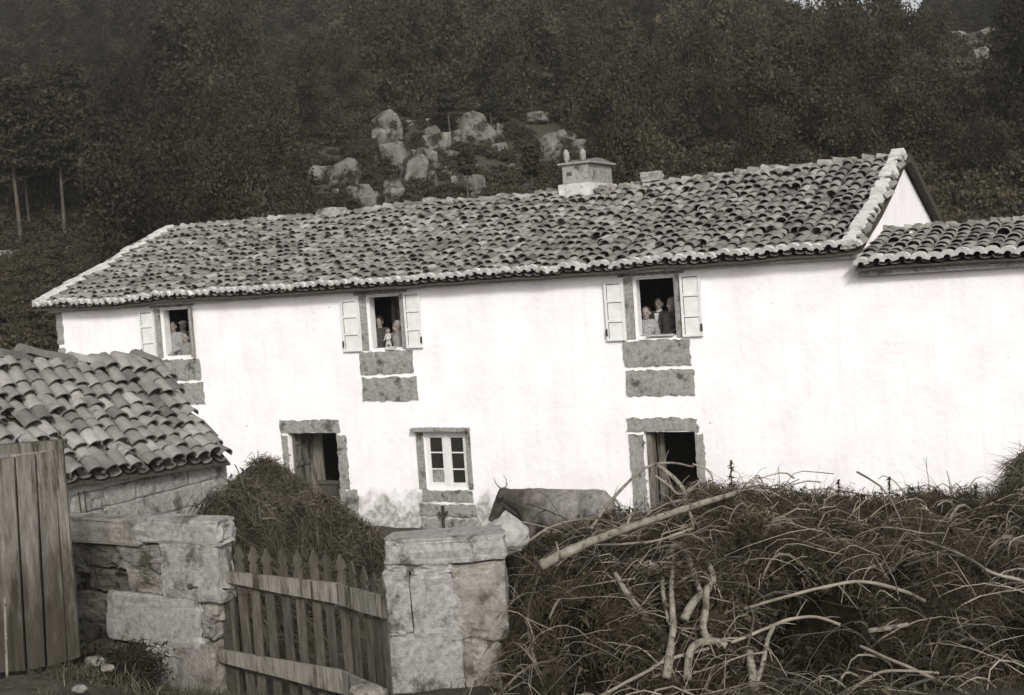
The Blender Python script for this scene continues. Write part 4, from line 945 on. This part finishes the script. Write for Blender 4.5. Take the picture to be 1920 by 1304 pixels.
ORD = ['first', 'second', 'third', 'fourth', 'fifth', 'sixth', 'seventh', 'eighth', 'ninth', 'tenth', 'eleventh', 'twelfth', 'thirteenth', 'fourteenth', 'fifteenth', 'sixteenth', 'seventeenth', 'eighteenth', 'nineteenth', 'twentieth', 'twenty-first', 'twenty-second', 'twenty-third', 'twenty-fourth', 'twenty-fifth', 'twenty-sixth', 'twenty-seventh', 'twenty-eighth', 'twenty-ninth', 'thirtieth', 'thirty-first', 'thirty-second', 'thirty-third', 'thirty-fourth', 'thirty-fifth', 'thirty-sixth', 'thirty-seventh', 'thirty-eighth', 'thirty-ninth', 'fortieth']
cl = {}
for q in OUT: cl.setdefault(next(n for n, f in WH if f(q[0], q[1])), []).append(q)
OUTP = []; i = 0
for w_, qs in cl.items():
    for k, (u, v, wp, hp) in enumerate(sorted(qs)):
        i += 1; p = hit(u, v+hp*.35)
        if p is None: continue
        D = (p-CAM).length; sx = wp/FPX*D/2*1.15; sz = hp/FPX*D/2*1.1
        o = rock((p.x, p.y, p.z+sz*.45), (sx*1.1, sx*.9, sz*1.15), i*7, .26, 2, boxy=.30, rot=Matrix.Rotation(i*1.3, 3, 'Z') @ Matrix.Rotation(.35*sin(i*2.1), 3, 'X')).build('rock_outcrop', M_outcrop)
        size = 'tall' if hp > wp*1.15 else 'flat' if hp < wp*.62 else 'squat'
        tag(o, f"{size} grey rock {w_}, {ORD[k]} of them from the left", 'rock', 'rock outcrops on the wooded hill')
        OUTP.append((u, v, max(wp, hp)/2+(8 if u < 1500 else 24), D))
# a straight pale ledge
p = hit(785, 238)
if p:
    s = 22/FPX*(p-CAM).length; o = MB().hexa([p+_r0*a+_f0*b+Vector((0, 0, c)) for a, b, c in ((-s, 0, .1), (s, 0, .1), (s, 1, .1), (-s, 1, .1), (-s, 0, .45), (s, 0, .5), (s, 1, .5), (-s, 1, .45))]).build('stone_ledge', M_pale)
    tag(o, 'short straight white ledge on the hillside above the rocks', 'ledge')

def crown_template(name, seed, n, shape, leaf):
    """a crown of leaf quads, x,y in -1..1, z 0..1, kept as data for the wood's instances"""
    r = np.random.default_rng(seed); ncl = 22; C = []
    for i in range(ncl):
        z = r.uniform(.08, .97); rad = (1-z)**.7*1.05 if shape == 'cone' else math.sqrt(max(0, 1-((z-.5)/.56)**2)); a = r.uniform(0, 2*pi); q = rad*r.uniform(.2, .85); C.append((q*cos(a), q*sin(a), z))
    C = np.array(C); idx = r.integers(0, ncl, n); P = C[idx]+r.normal(size=(n, 3))*np.array([.17, .17, .06]); P[:, 2] = np.clip(P[:, 2], .02, 1.08)
    A = unit(r.normal(size=(n, 3))); B = unit(np.cross(A, r.normal(size=(n, 3)))); L = leaf*r.uniform(.5, 1.5, n)
    S = np.array([1, 1, .45 if n > 2600 or n in (4000, 2600) and leaf != .030 else 1.3]); A = A*L[:, None]*S; B = B*(L*.7)[:, None]*S
    V = np.stack([P-A-B, P+A-B, P+A+B, P-A+B], 1).reshape(-1, 3); o = npmesh(name, V, np.arange(4*n).reshape(-1, 4), np.clip((idx*.618) % 1*.4+r.uniform(0, .6, n), 0, 1), M_leaf)
    COL.objects.unlink(o); return o
def scatter_gn(name, specs, temps, label, cat):
    """specs: (x,y,z,radius,height,tone,tier). One point mesh; geometry nodes put a crown on each point."""
    me = bpy.data.meshes.new(name); n = len(specs); me.vertices.add(n); S = np.array(specs, np.float64)
    me.vertices.foreach_set('co', S[:, :3].astype(np.float32).ravel())
    def att(nm, ty, v): a = me.attributes.new(nm, ty, 'POINT'); a.data.foreach_set('vector' if ty == 'FLOAT_VECTOR' else 'value', v)
    att('sc', 'FLOAT_VECTOR', np.stack([S[:, 3], S[:, 3]*rng.uniform(.8, 1.2, n), S[:, 4]], 1).astype(np.float32).ravel())
    att('ro', 'FLOAT_VECTOR', np.stack([rng.normal(0, .08, n), rng.normal(0, .08, n), rng.uniform(0, 6.28, n)], 1).astype(np.float32).ravel())
    att('itone', 'FLOAT', np.clip(S[:, 5], 0, 1).astype(np.float32)); k_ = np.array([int(q) for q in S[:, 6]]); per = len(temps)//3
    att('pick', 'INT', (k_*per+rng.integers(0, per, n)).astype(np.int32))
    o = bpy.data.objects.new(name, me); COL.objects.link(o)
    g = bpy.data.node_groups.new(name, 'GeometryNodeTree'); g.interface.new_socket('Geometry', in_out='INPUT', socket_type='NodeSocketGeometry'); g.interface.new_socket('Geometry', in_out='OUTPUT', socket_type='NodeSocketGeometry')
    N = g.nodes; L = g.links; gi = N.new('NodeGroupInput'); go = N.new('NodeGroupOutput')
    ip = N.new('GeometryNodeInstanceOnPoints'); gt = N.new('GeometryNodeGeometryToInstance')
    def named(nm, ty): q = N.new('GeometryNodeInputNamedAttribute'); q.data_type = ty; q.inputs[0].default_value = nm; return q.outputs[0]
    for t in reversed(temps):
        oi = N.new('GeometryNodeObjectInfo'); oi.inputs['Object'].default_value = t; oi.inputs['As Instance'].default_value = True; L.new(oi.outputs['Geometry'], gt.inputs[0])
    L.new(gi.outputs[0], ip.inputs['Points']); L.new(gt.outputs[0], ip.inputs['Instance']); ip.inputs['Pick Instance'].default_value = True
    L.new(named('pick', 'INT'), ip.inputs['Instance Index']); L.new(named('sc', 'FLOAT_VECTOR'), ip.inputs['Scale'])
    er = N.new('FunctionNodeEulerToRotation'); L.new(named('ro', 'FLOAT_VECTOR'), er.inputs[0]); L.new(er.outputs[0], ip.inputs['Rotation'])
    L.new(ip.outputs[0], go.inputs[0]); m_ = o.modifiers.new('scatter', 'NODES'); m_.node_group = g
    tag(o, label, cat, kind='stuff'); return o
TREE_T = [crown_template('crown', 100+i, n_, 'cone' if i % 2 else 'round', lf) for n_, lf in ((7000, .022), (4000, .032), (2600, .046)) for i in range(4)]
BUSH_T = [crown_template('bush', 200+i, n_, 'round', lf) for n_, lf in ((2600, .030), (1500, .042), (800, .06)) for i in range(3)]
def clear_of_rocks(x, y, z, h):
    u, v, d = proj((x, y, z+h*.5)); u0, v0, _ = proj((x, y, z)); u1, v1, _ = proj((x, y, z+h))
    for (a, b, rr, D) in OUTP:
        if d < D+1 and abs(u-a) < rr*.75 and v1 < b+rr*.6 and v0 > b-rr*.8: return False
    return True
R = random.Random(77); trees = []; scrub = []
ZG = []
Z = 46.0
while Z < 275:
    step = 2.2+Z*.017; X = -.46*Z-4
    while X < .46*Z+4:
        ZG.append((X+R.uniform(-.5, .5)*step, Z+R.uniform(-.5, .5)*step, step)); X += step*1.05
    Z += step
for X, Z, step in ZG:
    x, y = fc(X, Z); z = gnd(x, y); u, v, d = proj((x, y, z+2))
    dens = noise.noise(Vector((x*.05, y*.05, 4)))
    in_clear = 560 < u < 1160 and 170 < v < 430
    strip = X/Z < -.30 and Z < 60
    if strip or (X > 6 and Z < 52): continue
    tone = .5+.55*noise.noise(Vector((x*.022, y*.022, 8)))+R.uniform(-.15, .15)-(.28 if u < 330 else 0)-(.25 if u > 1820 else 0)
    if in_clear and R.random() < .72:
        if clear_of_rocks(x, y, z, 1.4): scrub.append((x, y, z-.2, R.uniform(.8, 1.5), R.uniform(.5, 1.2), tone+.1, 0 if Z < 85 else 1))
        continue
    h = R.uniform(3.2, 6.2)*(1+.4*dens)*(1.0+.002*Z); rad = h*R.uniform(.27, .42)
    if 1440 < u < 1790 and Z > 100: h *= .62; rad *= .7
    if u > 1380 and Z > 205:
        h *= .42 if 1450 < u < 1780 else .7; rad = h*R.uniform(.27, .45)
        if 1450 < u < 1780 and R.random() < .35: continue
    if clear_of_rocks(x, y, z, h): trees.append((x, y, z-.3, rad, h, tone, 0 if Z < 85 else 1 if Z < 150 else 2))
for i in range(9000):
    Z = 34+(62 if i % 3 else 210)*R.random()**.8; X = R.uniform(-.46, .46)*Z; x, y = fc(X, Z); z = gnd(x, y); 
    if Z < 50 and X/Z > -.28 and X < 5: continue
    h = R.uniform(.5, 1.7)*(1.3 if R.random() < .1 else 1)
    if Z < 58 and X < 0: h *= .6
    u, v, d = proj((x, y, z))
    if 560 < u < 1160 and 150 < v < 430: h *= .55
    if R.random() < .3 or clear_of_rocks(x, y, z, h): scrub.append((x, y, z-.15, h*R.uniform(.7, 1.1)*(1+Z*.004), h, .5+.6*noise.noise(Vector((x*.05, y*.05, 2))), 0 if Z < 60 else 1 if Z < 130 else 2))
print('trees', len(trees), 'scrub', len(scrub))
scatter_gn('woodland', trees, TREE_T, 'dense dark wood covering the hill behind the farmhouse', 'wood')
scatter_gn('scrub', scrub, BUSH_T, 'low brown scrub on the slope behind the house', 'scrub')

# pines whose trunks can be told apart: (base px u,v, top px v, distance or None = on the terrain, trunk bare fraction, label)
PINES = [(1448, 28, -12, None, .3, 'small dark pine on the skyline at the left side of the gap of sky'), (1788, 30, -8, None, .3, 'small dark pine on the skyline at the right side of the gap of sky'),
         (42, 488, 150, 56, .5, 'tall dark pine nearest the left edge of the wood'), (62, 485, 210, 58, .55, 'slim dark pine second from the left edge'), (128, 486, 170, 57, .5, 'tall straight-trunked pine above the strip of bank, left of the roof'),
         (212, 478, 225, 61, .5, 'dark pine midway between the left edge and the roof tip'), (165, 482, 120, 64, .45, 'tallest dark pine above the left corner of the farmhouse'), (262, 470, 240, 63, .45, 'dark pine standing over the left slope of the roof'),
         (302, 470, 265, 60, .4, 'dark pine just left of the upper left roof corner'), (8, 492, 140, 60, .4, 'dark pine cut by the left edge of the photo'), (95, 470, 150, 68, .4, 'broad dark pine behind the tall straight trunk at left'), (340, 465, 250, 70, .3, 'dark pine rising behind the left end of the ridge'),
         (1040, 182, 88, None, .62, 'small pine with a long pale trunk, upper middle of the hill'), (1110, 165, 72, None, .6, 'small pine with a pale trunk right of the upper middle one'), (846, 284, 150, None, .6, 'slender pine with a pale trunk among the middle rocks'),
         (923, 250, 170, None, .55, 'thin pine above the largest rock of the outcrop'), (880, 385, 285, None, .6, 'thin pine with a pale trunk just above the roof ridge'), (1000, 375, 275, None, .5, 'thin dark pine left of the chimney'),
         (1228, 335, 225, None, .55, 'thin pine with a pale trunk right of the chimney'), (1244, 330, 215, None, .5, 'thin pine close beside the pale-trunked one right of the chimney'), (1298, 330, 220, None, .5, 'thin dark pine above the middle of the right roof')]
for i, (u, v0, v1, Z, bare, lab) in enumerate(PINES):
    R = random.Random(i*5+1)
    if Z is None:
        p = hit(u, v0, 36); 
        if p is None: continue
        D = (p-CAM).dot(FW)
    else:
        p = at(u, v0, Z); D = Z; p.z = gnd(p.x, p.y)
    H = (v0-v1)/FPX*D if Z is None else (at(u, v1, Z).z-p.z)
    t = thing('pine_tree', tuple(p), lab, 'pine tree', 'pines on the hill behind the farmhouse')
    lx, ly = R.uniform(-.03, .03)*H, R.uniform(-.03, .03)*H; mb = MB(); rt = .010*H+.03
    pts = [p+Vector((lx*s*s+.05*sin(s*5+i), ly*s*s, H*s-.3*(s == 0))) for s in (0, .15, .3, .45, .6, .75, .9, .98)]
    mb.tube(pts, [rt*(1-.85*s) for s in (0, .15, .3, .45, .6, .75, .9, .98)], 7, .5)
    for k in range(int(9+H)):
        s = R.uniform(bare*.8, .95); a = R.uniform(0, 2*pi); l = H*.20*(1.15-s)*1.6; q = p+Vector((lx*s*s, ly*s*s, H*s)); e = q+Vector((cos(a)*l, sin(a)*l, l*R.uniform(.1, .5)))
        mb.tube([q, q.lerp(e, .5)+Vector((0, 0, -.03*l)), e], [rt*.3*(1-s)+.01, .012, .008], 4, .5)
    mb.build('trunk', M_bark, t)
    n = 6000; r_ = np.random.default_rng(i); ncl = 34; C = []
    for k in range(ncl):
        s = bare+(1-bare)*((k+.5)/ncl)*.98; a = k*2.4+r_.uniform(-.5, .5); q = H*.19*(1.08-s)**.75*r_.uniform(.35, 1.1)*1.25; C.append((q*cos(a)+lx*s*s, q*sin(a)+ly*s*s, H*s))
    C = np.array(C); idx = r_.integers(0, ncl, n); P = C[idx]+r_.normal(size=(n, 3))*np.array([.042, .042, .014])*H+np.array(p)
    A = unit(r_.normal(size=(n, 3))); B = unit(np.cross(A, r_.normal(size=(n, 3)))); L = (.0009*D+.01)*r_.uniform(.5, 1.5, n); A = A*L[:, None]; B = B*(L*.6)[:, None]
    V = np.stack([P-A-B, P+A-B, P+A+B, P-A+B], 1).reshape(-1, 3); npmesh('crown', V, np.arange(4*n).reshape(-1, 4), np.clip(r_.normal(.5, .25, n), 0, 1), M_pine, t)
# low boundary bank wall on the left, behind the house
bw = MB(); pts = [at(-40, 497, 54), at(60, 490, 54), at(140, 486, 55), at(215, 484, 56)]
for a, b in zip(pts, pts[1:]):
    q = [Vector((a.x, a.y, gnd(a.x, a.y)-.3)), Vector((b.x, b.y, gnd(b.x, b.y)-.3))]; dd = Vector((FW.x, FW.y, 0))*.5
    bw.hexa([q[0], q[1], q[1]+dd, q[0]+dd, q[0]+Vector((0, 0, .75)), q[1]+Vector((0, 0, .75)), q[1]+dd+Vector((0, 0, .75)), q[0]+dd+Vector((0, 0, .75))])
tag(bw.build('field_wall', M_stone), 'low stone field wall at the foot of the pines on the left', 'wall')

# ------------------------------------------------------------------ cow
def cow_material():
    M = bpy.data.materials.new('cow_hide'); M.use_nodes = True; N = M.node_tree.nodes; L = M.node_tree.links; b = N['Principled BSDF']; b.inputs['Roughness'].default_value = .8
    tc = N.new('ShaderNodeTexCoord'); sx = N.new('ShaderNodeSeparateXYZ'); L.new(tc.outputs['Object'], sx.inputs[0])
    t = N.new('ShaderNodeTexNoise'); t.inputs['Scale'].default_value = 5; t.inputs['Detail'].default_value = 8; L.new(tc.outputs['Object'], t.inputs['Vector'])
    a = N.new('ShaderNodeMath'); a.operation = 'MULTIPLY_ADD'; L.new(t.outputs['Fac'], a.inputs[0]); a.inputs[1].default_value = .6; L.new(sx.outputs['X'], a.inputs[2])
    r = N.new('ShaderNodeMapRange'); r.inputs['From Min'].default_value = COWX-.30; r.inputs['From Max'].default_value = COWX+.40; L.new(a.outputs[0], r.inputs['Value'])
    m = N.new('ShaderNodeMixRGB'); L.new(r.outputs[0], m.inputs['Fac']); m.inputs['Color1'].default_value = (.050, .042, .034, 1); m.inputs['Color2'].default_value = (.16, .15, .138, 1); L.new(m.outputs[0], b.inputs['Base Color'])
    t2 = N.new('ShaderNodeTexNoise'); t2.inputs['Scale'].default_value = 9; t2.inputs['Detail'].default_value = 8; t2.inputs['Roughness'].default_value = .75; L.new(tc.outputs['Object'], t2.inputs['Vector'])
    m2 = N.new('ShaderNodeMapRange'); m2.inputs['From Min'].default_value = .3; m2.inputs['From Max'].default_value = .7; m2.inputs['To Min'].default_value = .3; m2.inputs['To Max'].default_value = 1.8; L.new(t2.outputs['Fac'], m2.inputs['Value'])
    v2 = N.new('ShaderNodeVectorMath'); v2.operation = 'SCALE'; L.new(m.outputs[0], v2.inputs[0]); L.new(m2.outputs[0], v2.inputs['Scale']); L.new(v2.outputs[0], b.inputs['Base Color'])
    bp = N.new('ShaderNodeBump'); bp.inputs['Strength'].default_value = .5; bp.inputs['Distance'].default_value = .02; L.new(t2.outputs['Fac'], bp.inputs['Height']); L.new(bp.outputs[0], b.inputs['Normal'])
    return M
cp = wall(1052, 1020, -2.2); COWX = cp.x; cow = thing('cow', (cp.x, -2.2, 0), 'brown horned cow standing before the white wall, head lowered to the left', 'cow')
def cw(x, y, z): return (cp.x+x*1.06+.03, -2.2+y*1.05, z*1.035)
bm = bmesh.new()
ell(bm, cw(-.42, 0, .88), (.36, .27, .36)); ell(bm, cw(.05, 0, .86), (.62, .32, .37), seg=18); ell(bm, cw(.60, 0, .92), (.38, .27, .33)); ell(bm, cw(-.35, 0, 1.14), (.30, .10, .10)); ell(bm, cw(.62, .12, 1.14), (.14, .08, .07)); ell(bm, cw(.62, -.12, 1.14), (.14, .08, .07))
cap(bm, cw(-.35, 0, 1.14), .09, cw(.75, 0, 1.13), .10); cap(bm, cw(-.55, 0, .98), .26, cw(-.92, 0, 1.08), .14); cap(bm, cw(-.6, 0, .78), .15, cw(-.95, 0, .95), .10)
cap(bm, cw(-1.0, 0, 1.13), .115, cw(-1.13, 0, .90), .10); cap(bm, cw(-1.13, 0, .90), .095, cw(-1.24, 0, .72), .066); cap(bm, cw(-1.0, 0, .98), .09, cw(-1.17, 0, .74), .05); ell(bm, cw(-1.25, 0, .70), (.075, .075, .055))
for s in (-1, 1):
    cap(bm, cw(-.50, s*.16, .75), .13, cw(-.47, s*.15, .42), .062); cap(bm, cw(-.47, s*.15, .42), .058, cw(-.48, s*.15, .12), .038); cap(bm, cw(-.48, s*.15, .12), .045, cw(-.50, s*.15, .03), .055)
    cap(bm, cw(.68, s*.15, .88), .19, cw(.55, s*.17, .60), .12); cap(bm, cw(.55, s*.17, .60), .10, cw(.80, s*.15, .42), .055); cap(bm, cw(.80, s*.15, .42), .050, cw(.74, s*.15, .12), .036); cap(bm, cw(.74, s*.15, .12), .045, cw(.71, s*.15, .03), .055)
ell(bm, cw(.42, 0, .58), (.16, .12, .12))
M_cow = cow_material(); remeshed('body', bm, .022, M_cow, cow, 3)
for s in (-1, 1):
    mb = MB(); mb.tube([cw(-1.0, s*.06, 1.22), cw(-1.01, s*.14, 1.27), cw(-1.04, s*.18, 1.34), cw(-1.08, s*.16, 1.42)], [.018, .015, .010, .003], 8); mb.build('horn', M_granite, cow, smooth=True)
    bm = bmesh.new(); ell(bm, cw(-.96, s*.19, 1.12), (.035, .09, .05)); remeshed('ear', bm, .015, M_cow, cow, 1)
    rock(cw(-1.075, s*.095, 1.02), (.02, .014, .018), 1, 0, 2).build('eye', M_iron, cow)
mb = MB(); mb.tube([cw(.95, 0, 1.08), cw(1.02, 0, 1.0), cw(1.04, 0, .75), cw(1.03, 0, .48), cw(1.03, 0, .30)], [.03, .022, .016, .022, .01], 8); mb.build('tail', M_cow, cow, smooth=True)

# ------------------------------------------------------------------ people at the windows
M_hair = mat('dark_hair', (.015, .012, .010), (.04, .033, .026), 20, rough=.6)
M_dark = mat('dark_cloth', (.03, .027, .024), (.06, .055, .05), 12)
M_white = mat('white_cloth', (.34, .33, .32), (.5, .49, .475), 10)
M_grey = mat('grey_cloth', (.16, .155, .145), (.26, .25, .24), 10)
M_plaid = mat('checked_cloth', (.14, .14, .145), (.36, .36, .35), 70, sharp=.06, detail=1)
def person(pxh, Y, floor, label, clothes, top='dark', legs=None, yaw=0, lean=0, arms=None, hair='short', hair_m=None, child=False, sit=None):
    hd = wall(pxh[0], pxh[1], Y); H = (hd.z-floor)/.925 if sit is None else sit
    k = H/1.70; hk = k*(1.18 if child else 1.0)
    if child and H < 1.0: hk = k*1.5
    root = thing('person', (hd.x, Y, floor), label, 'person', 'people at the upper windows')
    R3 = Matrix.Rotation(yaw, 3, 'Z'); base = Vector((hd.x, Y, hd.z-1.575*k))
    def P(x, y, z):
        sh = lean*max(0, z-.95); return base+R3 @ Vector(((x+sh*.0)*k+sh*k, y*k, z*k))
    sh0 = lean*.62; base = base-R3 @ Vector((sh0*k, 0, 0))
    hc = P(0, 0, 1.575); 
    def Hd(x, y, z): return hc+R3 @ Vector((x*hk, y*hk, z*hk))
    bm = bmesh.new()
    ell(bm, P(0, 0, .95), (.155*k, .11*k, .13*k)); cap(bm, P(0, 0, 1.0), .115*k, P(0, 0, 1.25), .125*k); ell(bm, P(0, 0, 1.28), (.165*k, .11*k, .16*k))
    cap(bm, P(-.15, 0, 1.39), .06*k, P(.15, 0, 1.39), .06*k); cap(bm, P(0, .01, 1.38), .062*k, P(0, 0, 1.52), .052*hk)
    ell(bm, Hd(0, .015, .015), (.076*hk, .095*hk, .105*hk), R3); ell(bm, Hd(0, -.03, -.055), (.052*hk, .055*hk, .058*hk), R3)
    cap(bm, Hd(0, -.078, .012), .010*hk, Hd(0, -.100, -.025), .015*hk); 
    for s in (-1, 1):
        ell(bm, Hd(s*.080, .01, -.005), (.012*hk, .022*hk, .032*hk), R3); cap(bm, P(s*.09, 0, .92), .085*k, P(s*.09, -.01, .50), .055*k); cap(bm, P(s*.09, -.01, .50), .055*k, P(s*.09, .01, .08), .036*k); cap(bm, P(s*.09, .02, .045), .035*k, P(s*.09, -.15, .03), .028*k)
    arms = arms or [((-.24, -.05, 1.12), (-.14, -.26, 1.02)), ((.24, -.05, 1.12), (.14, -.26, 1.02))]
    for s, (el, wr) in zip((-1, 1), arms):
        S, E, W_ = P(s*.17, 0, 1.38), P(*el), P(*wr); cap(bm, S, .048*k, E, .038*k); cap(bm, E, .038*k, W_, .026*k)
        d = (W_-E).normalized(); side = d.cross(Vector((0, 0, 1))).normalized(); up = side.cross(d); pc = W_+d*.05*k; cap(bm, W_, .024*k, pc, .030*k); cap(bm, pc+side*.018*k, .022*k, pc-side*.018*k, .022*k)
        for q, (o_, l_) in enumerate(((-.030, .062), (-.010, .075), (.010, .070), (.029, .055))):
            b0 = pc+side*o_*k+d*.02*k; m0 = b0+d*l_*.5*k-up*.008*k; cap(bm, b0, .0095*k, m0, .009*k, 8); cap(bm, m0, .009*k, m0+d*l_*.45*k-up*.022*k, .0075*k, 8)
        b0 = W_+d*.03*k-side*s*.03*k; cap(bm, b0, .011*k, b0+(d-side*s*.8).normalized()*.05*k, .009*k, 8)
    remeshed('body', bm, max(.007, .0105*k), M_skin, root, 1)
    for s in (-1, 1): rock(Hd(s*.030, -.078, .012), (.011*hk, .007*hk, .008*hk), 1, 0, 2).build('eye', M_hair, root)
    MB().box(-.022*hk, .022*hk, -.003*hk, .003*hk, -.004*hk, .004*hk)
    mo = rock(Hd(0, -.083, -.052), (.021*hk, .006*hk, .006*hk), 2, 0, 2, rot=R3); mo.build('mouth', M_hair, root)
    # clothing follows the body
    bm = bmesh.new(); g = 1.0
    ell(bm, P(0, 0, 1.27), (.185*k, .13*k, .19*k)); cap(bm, P(0, 0, .98), .15*k, P(0, 0, 1.25), .14*k); cap(bm, P(-.155, 0, 1.38), .078*k, P(.155, 0, 1.38), .078*k)
    for s, (el, wr) in zip((-1, 1), arms):
        S, E, W_ = P(s*.17, 0, 1.38), P(*el), P(*wr); cap(bm, S, .066*k, E, .052*k); cap(bm, E, .050*k, E.lerp(W_, .88), .040*k)
    if clothes == 'dress': cap(bm, P(0, 0, .98), .16*k, P(0, 0, .30), .27*k, 16)
    remeshed('dress' if clothes == 'dress' else 'jacket', bm, max(.009, .013*k), top, root, 1)
    if clothes != 'dress':
        bm = bmesh.new(); ell(bm, P(0, 0, .95), (.17*k, .13*k, .13*k))
        for s in (-1, 1): cap(bm, P(s*.09, 0, .90), .10*k, P(s*.09, 0, .12), .06*k)
        remeshed('trousers', bm, .014, M_dark, root, 1)
    if clothes == 'suit':                       # white shirt front and collar
        mb = MB(); q = [P(-.045, -.118, 1.42), P(.045, -.118, 1.42), P(.006, -.150, 1.16), P(-.006, -.150, 1.16)]; dd = R3 @ Vector((0, -.012*k, 0))
        mb.hexa([q[3], q[2], q[2]+dd, q[3]+dd, q[0], q[1], q[1]+dd, q[0]+dd]); mb.build('shirt_front', M_white, root)
        bm = bmesh.new(); cap(bm, P(0, 0, 1.435), .066*k, P(0, 0, 1.46), .062*k); remeshed('collar', bm, .010, M_white, root, 1)
    hm = hair_m or M_hair; bm = bmesh.new()
    if hair == 'scarf':
        ell(bm, Hd(0, .03, .03), (.092*hk, .100*hk, .110*hk), R3); cap(bm, Hd(0, .05, -.03), .08*hk, Hd(0, .06, -.12), .06*hk)
    elif hair == 'cap': ell(bm, Hd(0, .01, .075), (.094*hk, .108*hk, .055*hk), R3)
    else:
        ell(bm, Hd(0, .035, .040), (.086*hk, .092*hk, .092*hk), R3)
        if hair == 'long': cap(bm, Hd(0, .06, 0), .075*hk, Hd(0, .07, -.14), .05*hk)
    remeshed({'scarf': 'headscarf', 'cap': 'cap'}.get(hair, 'hair'), bm, .010, hm, root, 1)
    return root
FL = 2.65
person((1211, 588), .36, FL, 'small child in a light checked dress at the left of the right window', 'dress', top=M_plaid, hair='short', child=True, yaw=.2, arms=[((-.24, -.03, 1.12), (-.20, -.26, 1.02)), ((.24, -.05, 1.14), (.10, -.26, 1.08))])
person((1235, 571), .58, FL, 'man in dark suit and open white shirt in the middle of the right window', 'suit', top=M_dark, yaw=-.05, arms=[((-.24, -.05, 1.12), (-.12, -.26, .99)), ((.24, -.06, 1.12), (.10, -.26, .98))])
person((1258, 571), .44, FL, 'woman in dark dress leaning on one arm at the right of the right window', 'dress', top=M_dark, yaw=-.45, lean=.12, hair='scarf', hair_m=M_grey, arms=[((-.22, -.14, 1.14), (-.30, -.30, .92)), ((.24, -.05, 1.12), (.12, -.24, 1.0))])
person((711, 604), .37, FL, 'woman in dark clothes with dark headscarf at the left of the middle window', 'dress', top=M_dark, hair='scarf', yaw=.25, arms=[((-.24, -.05, 1.12), (-.10, -.24, 1.0)), ((.24, -.08, 1.14), (.26, -.28, 1.05))])
person((727, 622), .24, 3.45, 'baby in a white gown held on the sill of the middle window', 'dress', top=M_white, child=True, sit=.52, hair='short', hair_m=M_skin, yaw=-.2)
person((744, 613), .40, FL, 'fair-haired girl in a pale dress at the right of the middle window', 'dress', top=M_grey, hair='long', hair_m=M_white, child=True, yaw=-.3, lean=-.1, arms=[((-.24, -.10, 1.14), (-.24, -.28, 1.02)), ((.22, -.05, 1.12), (.12, -.28, 1.02))])
person((324, 613), .37, FL, 'dark-haired woman in a light blouse at the left of the left window', 'dress', top=M_plaid, hair='long', yaw=.35, arms=[((-.24, -.05, 1.12), (-.08, -.22, 1.0)), ((.24, -.07, 1.14), (.10, -.26, 1.06))])
person((342, 612), .68, FL, 'person in a white cap standing behind at the left window', 'jacket', top=M_grey, hair='cap', hair_m=M_white, yaw=.1)
person((348, 634), .34, FL, 'fair child in a grey coat in front at the left window', 'dress', top=M_grey, hair='short', child=True, yaw=0, arms=[((-.22, -.05, 1.14), (-.10, -.28, 1.06)), ((.22, -.05, 1.14), (.08, -.28, 1.06))])
# cloths on the sills
def cloth(x0, x1, z, hang, lab, seed):
    V = []; n, m_ = 14, 12
    for j in range(m_+1):
        for i in range(n+1):
            x = x0+(x1-x0)*i/n; t = j/m_; y = .22-.25*min(1, t*1.9); zz = z+.02 if t < .5 else z+.02-(t-.5)*2*hang; w_ = noise.noise(Vector((x*18, t*3, seed)))*.012
            V.append((x, y-.006+(w_ if t > .5 else -.0), zz+abs(w_)*.6))
    F = [(j*(n+1)+i, j*(n+1)+i+1, (j+1)*(n+1)+i+1, (j+1)*(n+1)+i) for j in range(m_) for i in range(n)]
    o = npmesh('cloth', np.array(V), np.array(F), np.full(len(F), .5), M_white, smooth=True); sd = o.modifiers.new('s', 'SOLIDIFY'); sd.thickness = .008; tag(o, lab, 'cloth', 'cloths on the window sills')
cloth(-14.02, -13.80, 3.63, .06, 'white cloth hanging over the sill of the middle window', 1)
cloth(-8.42, -7.90, 3.64, .015, 'pale cloth lying along the sill of the right window', 2)

# ------------------------------------------------------------------ air
hz = MB(); hz.box(-420, 420, -60, 420, -12, 125); hz_o = hz.build('haze', bpy.data.materials.new('air')); tag(hz_o, kind='stuff', label='thin haze over the hillside', cat='haze')
Mh = hz_o.data.materials[0]; Mh.use_nodes = True; Nh = Mh.node_tree.nodes; Nh.remove(Nh['Principled BSDF']); pv = Nh.new('ShaderNodeVolumePrincipled'); pv.inputs['Density'].default_value = .00042; pv.inputs['Color'].default_value = (.93, .94, .92, 1)
Mh.node_tree.links.new(pv.outputs[0], Nh['Material Output'].inputs['Volume'])
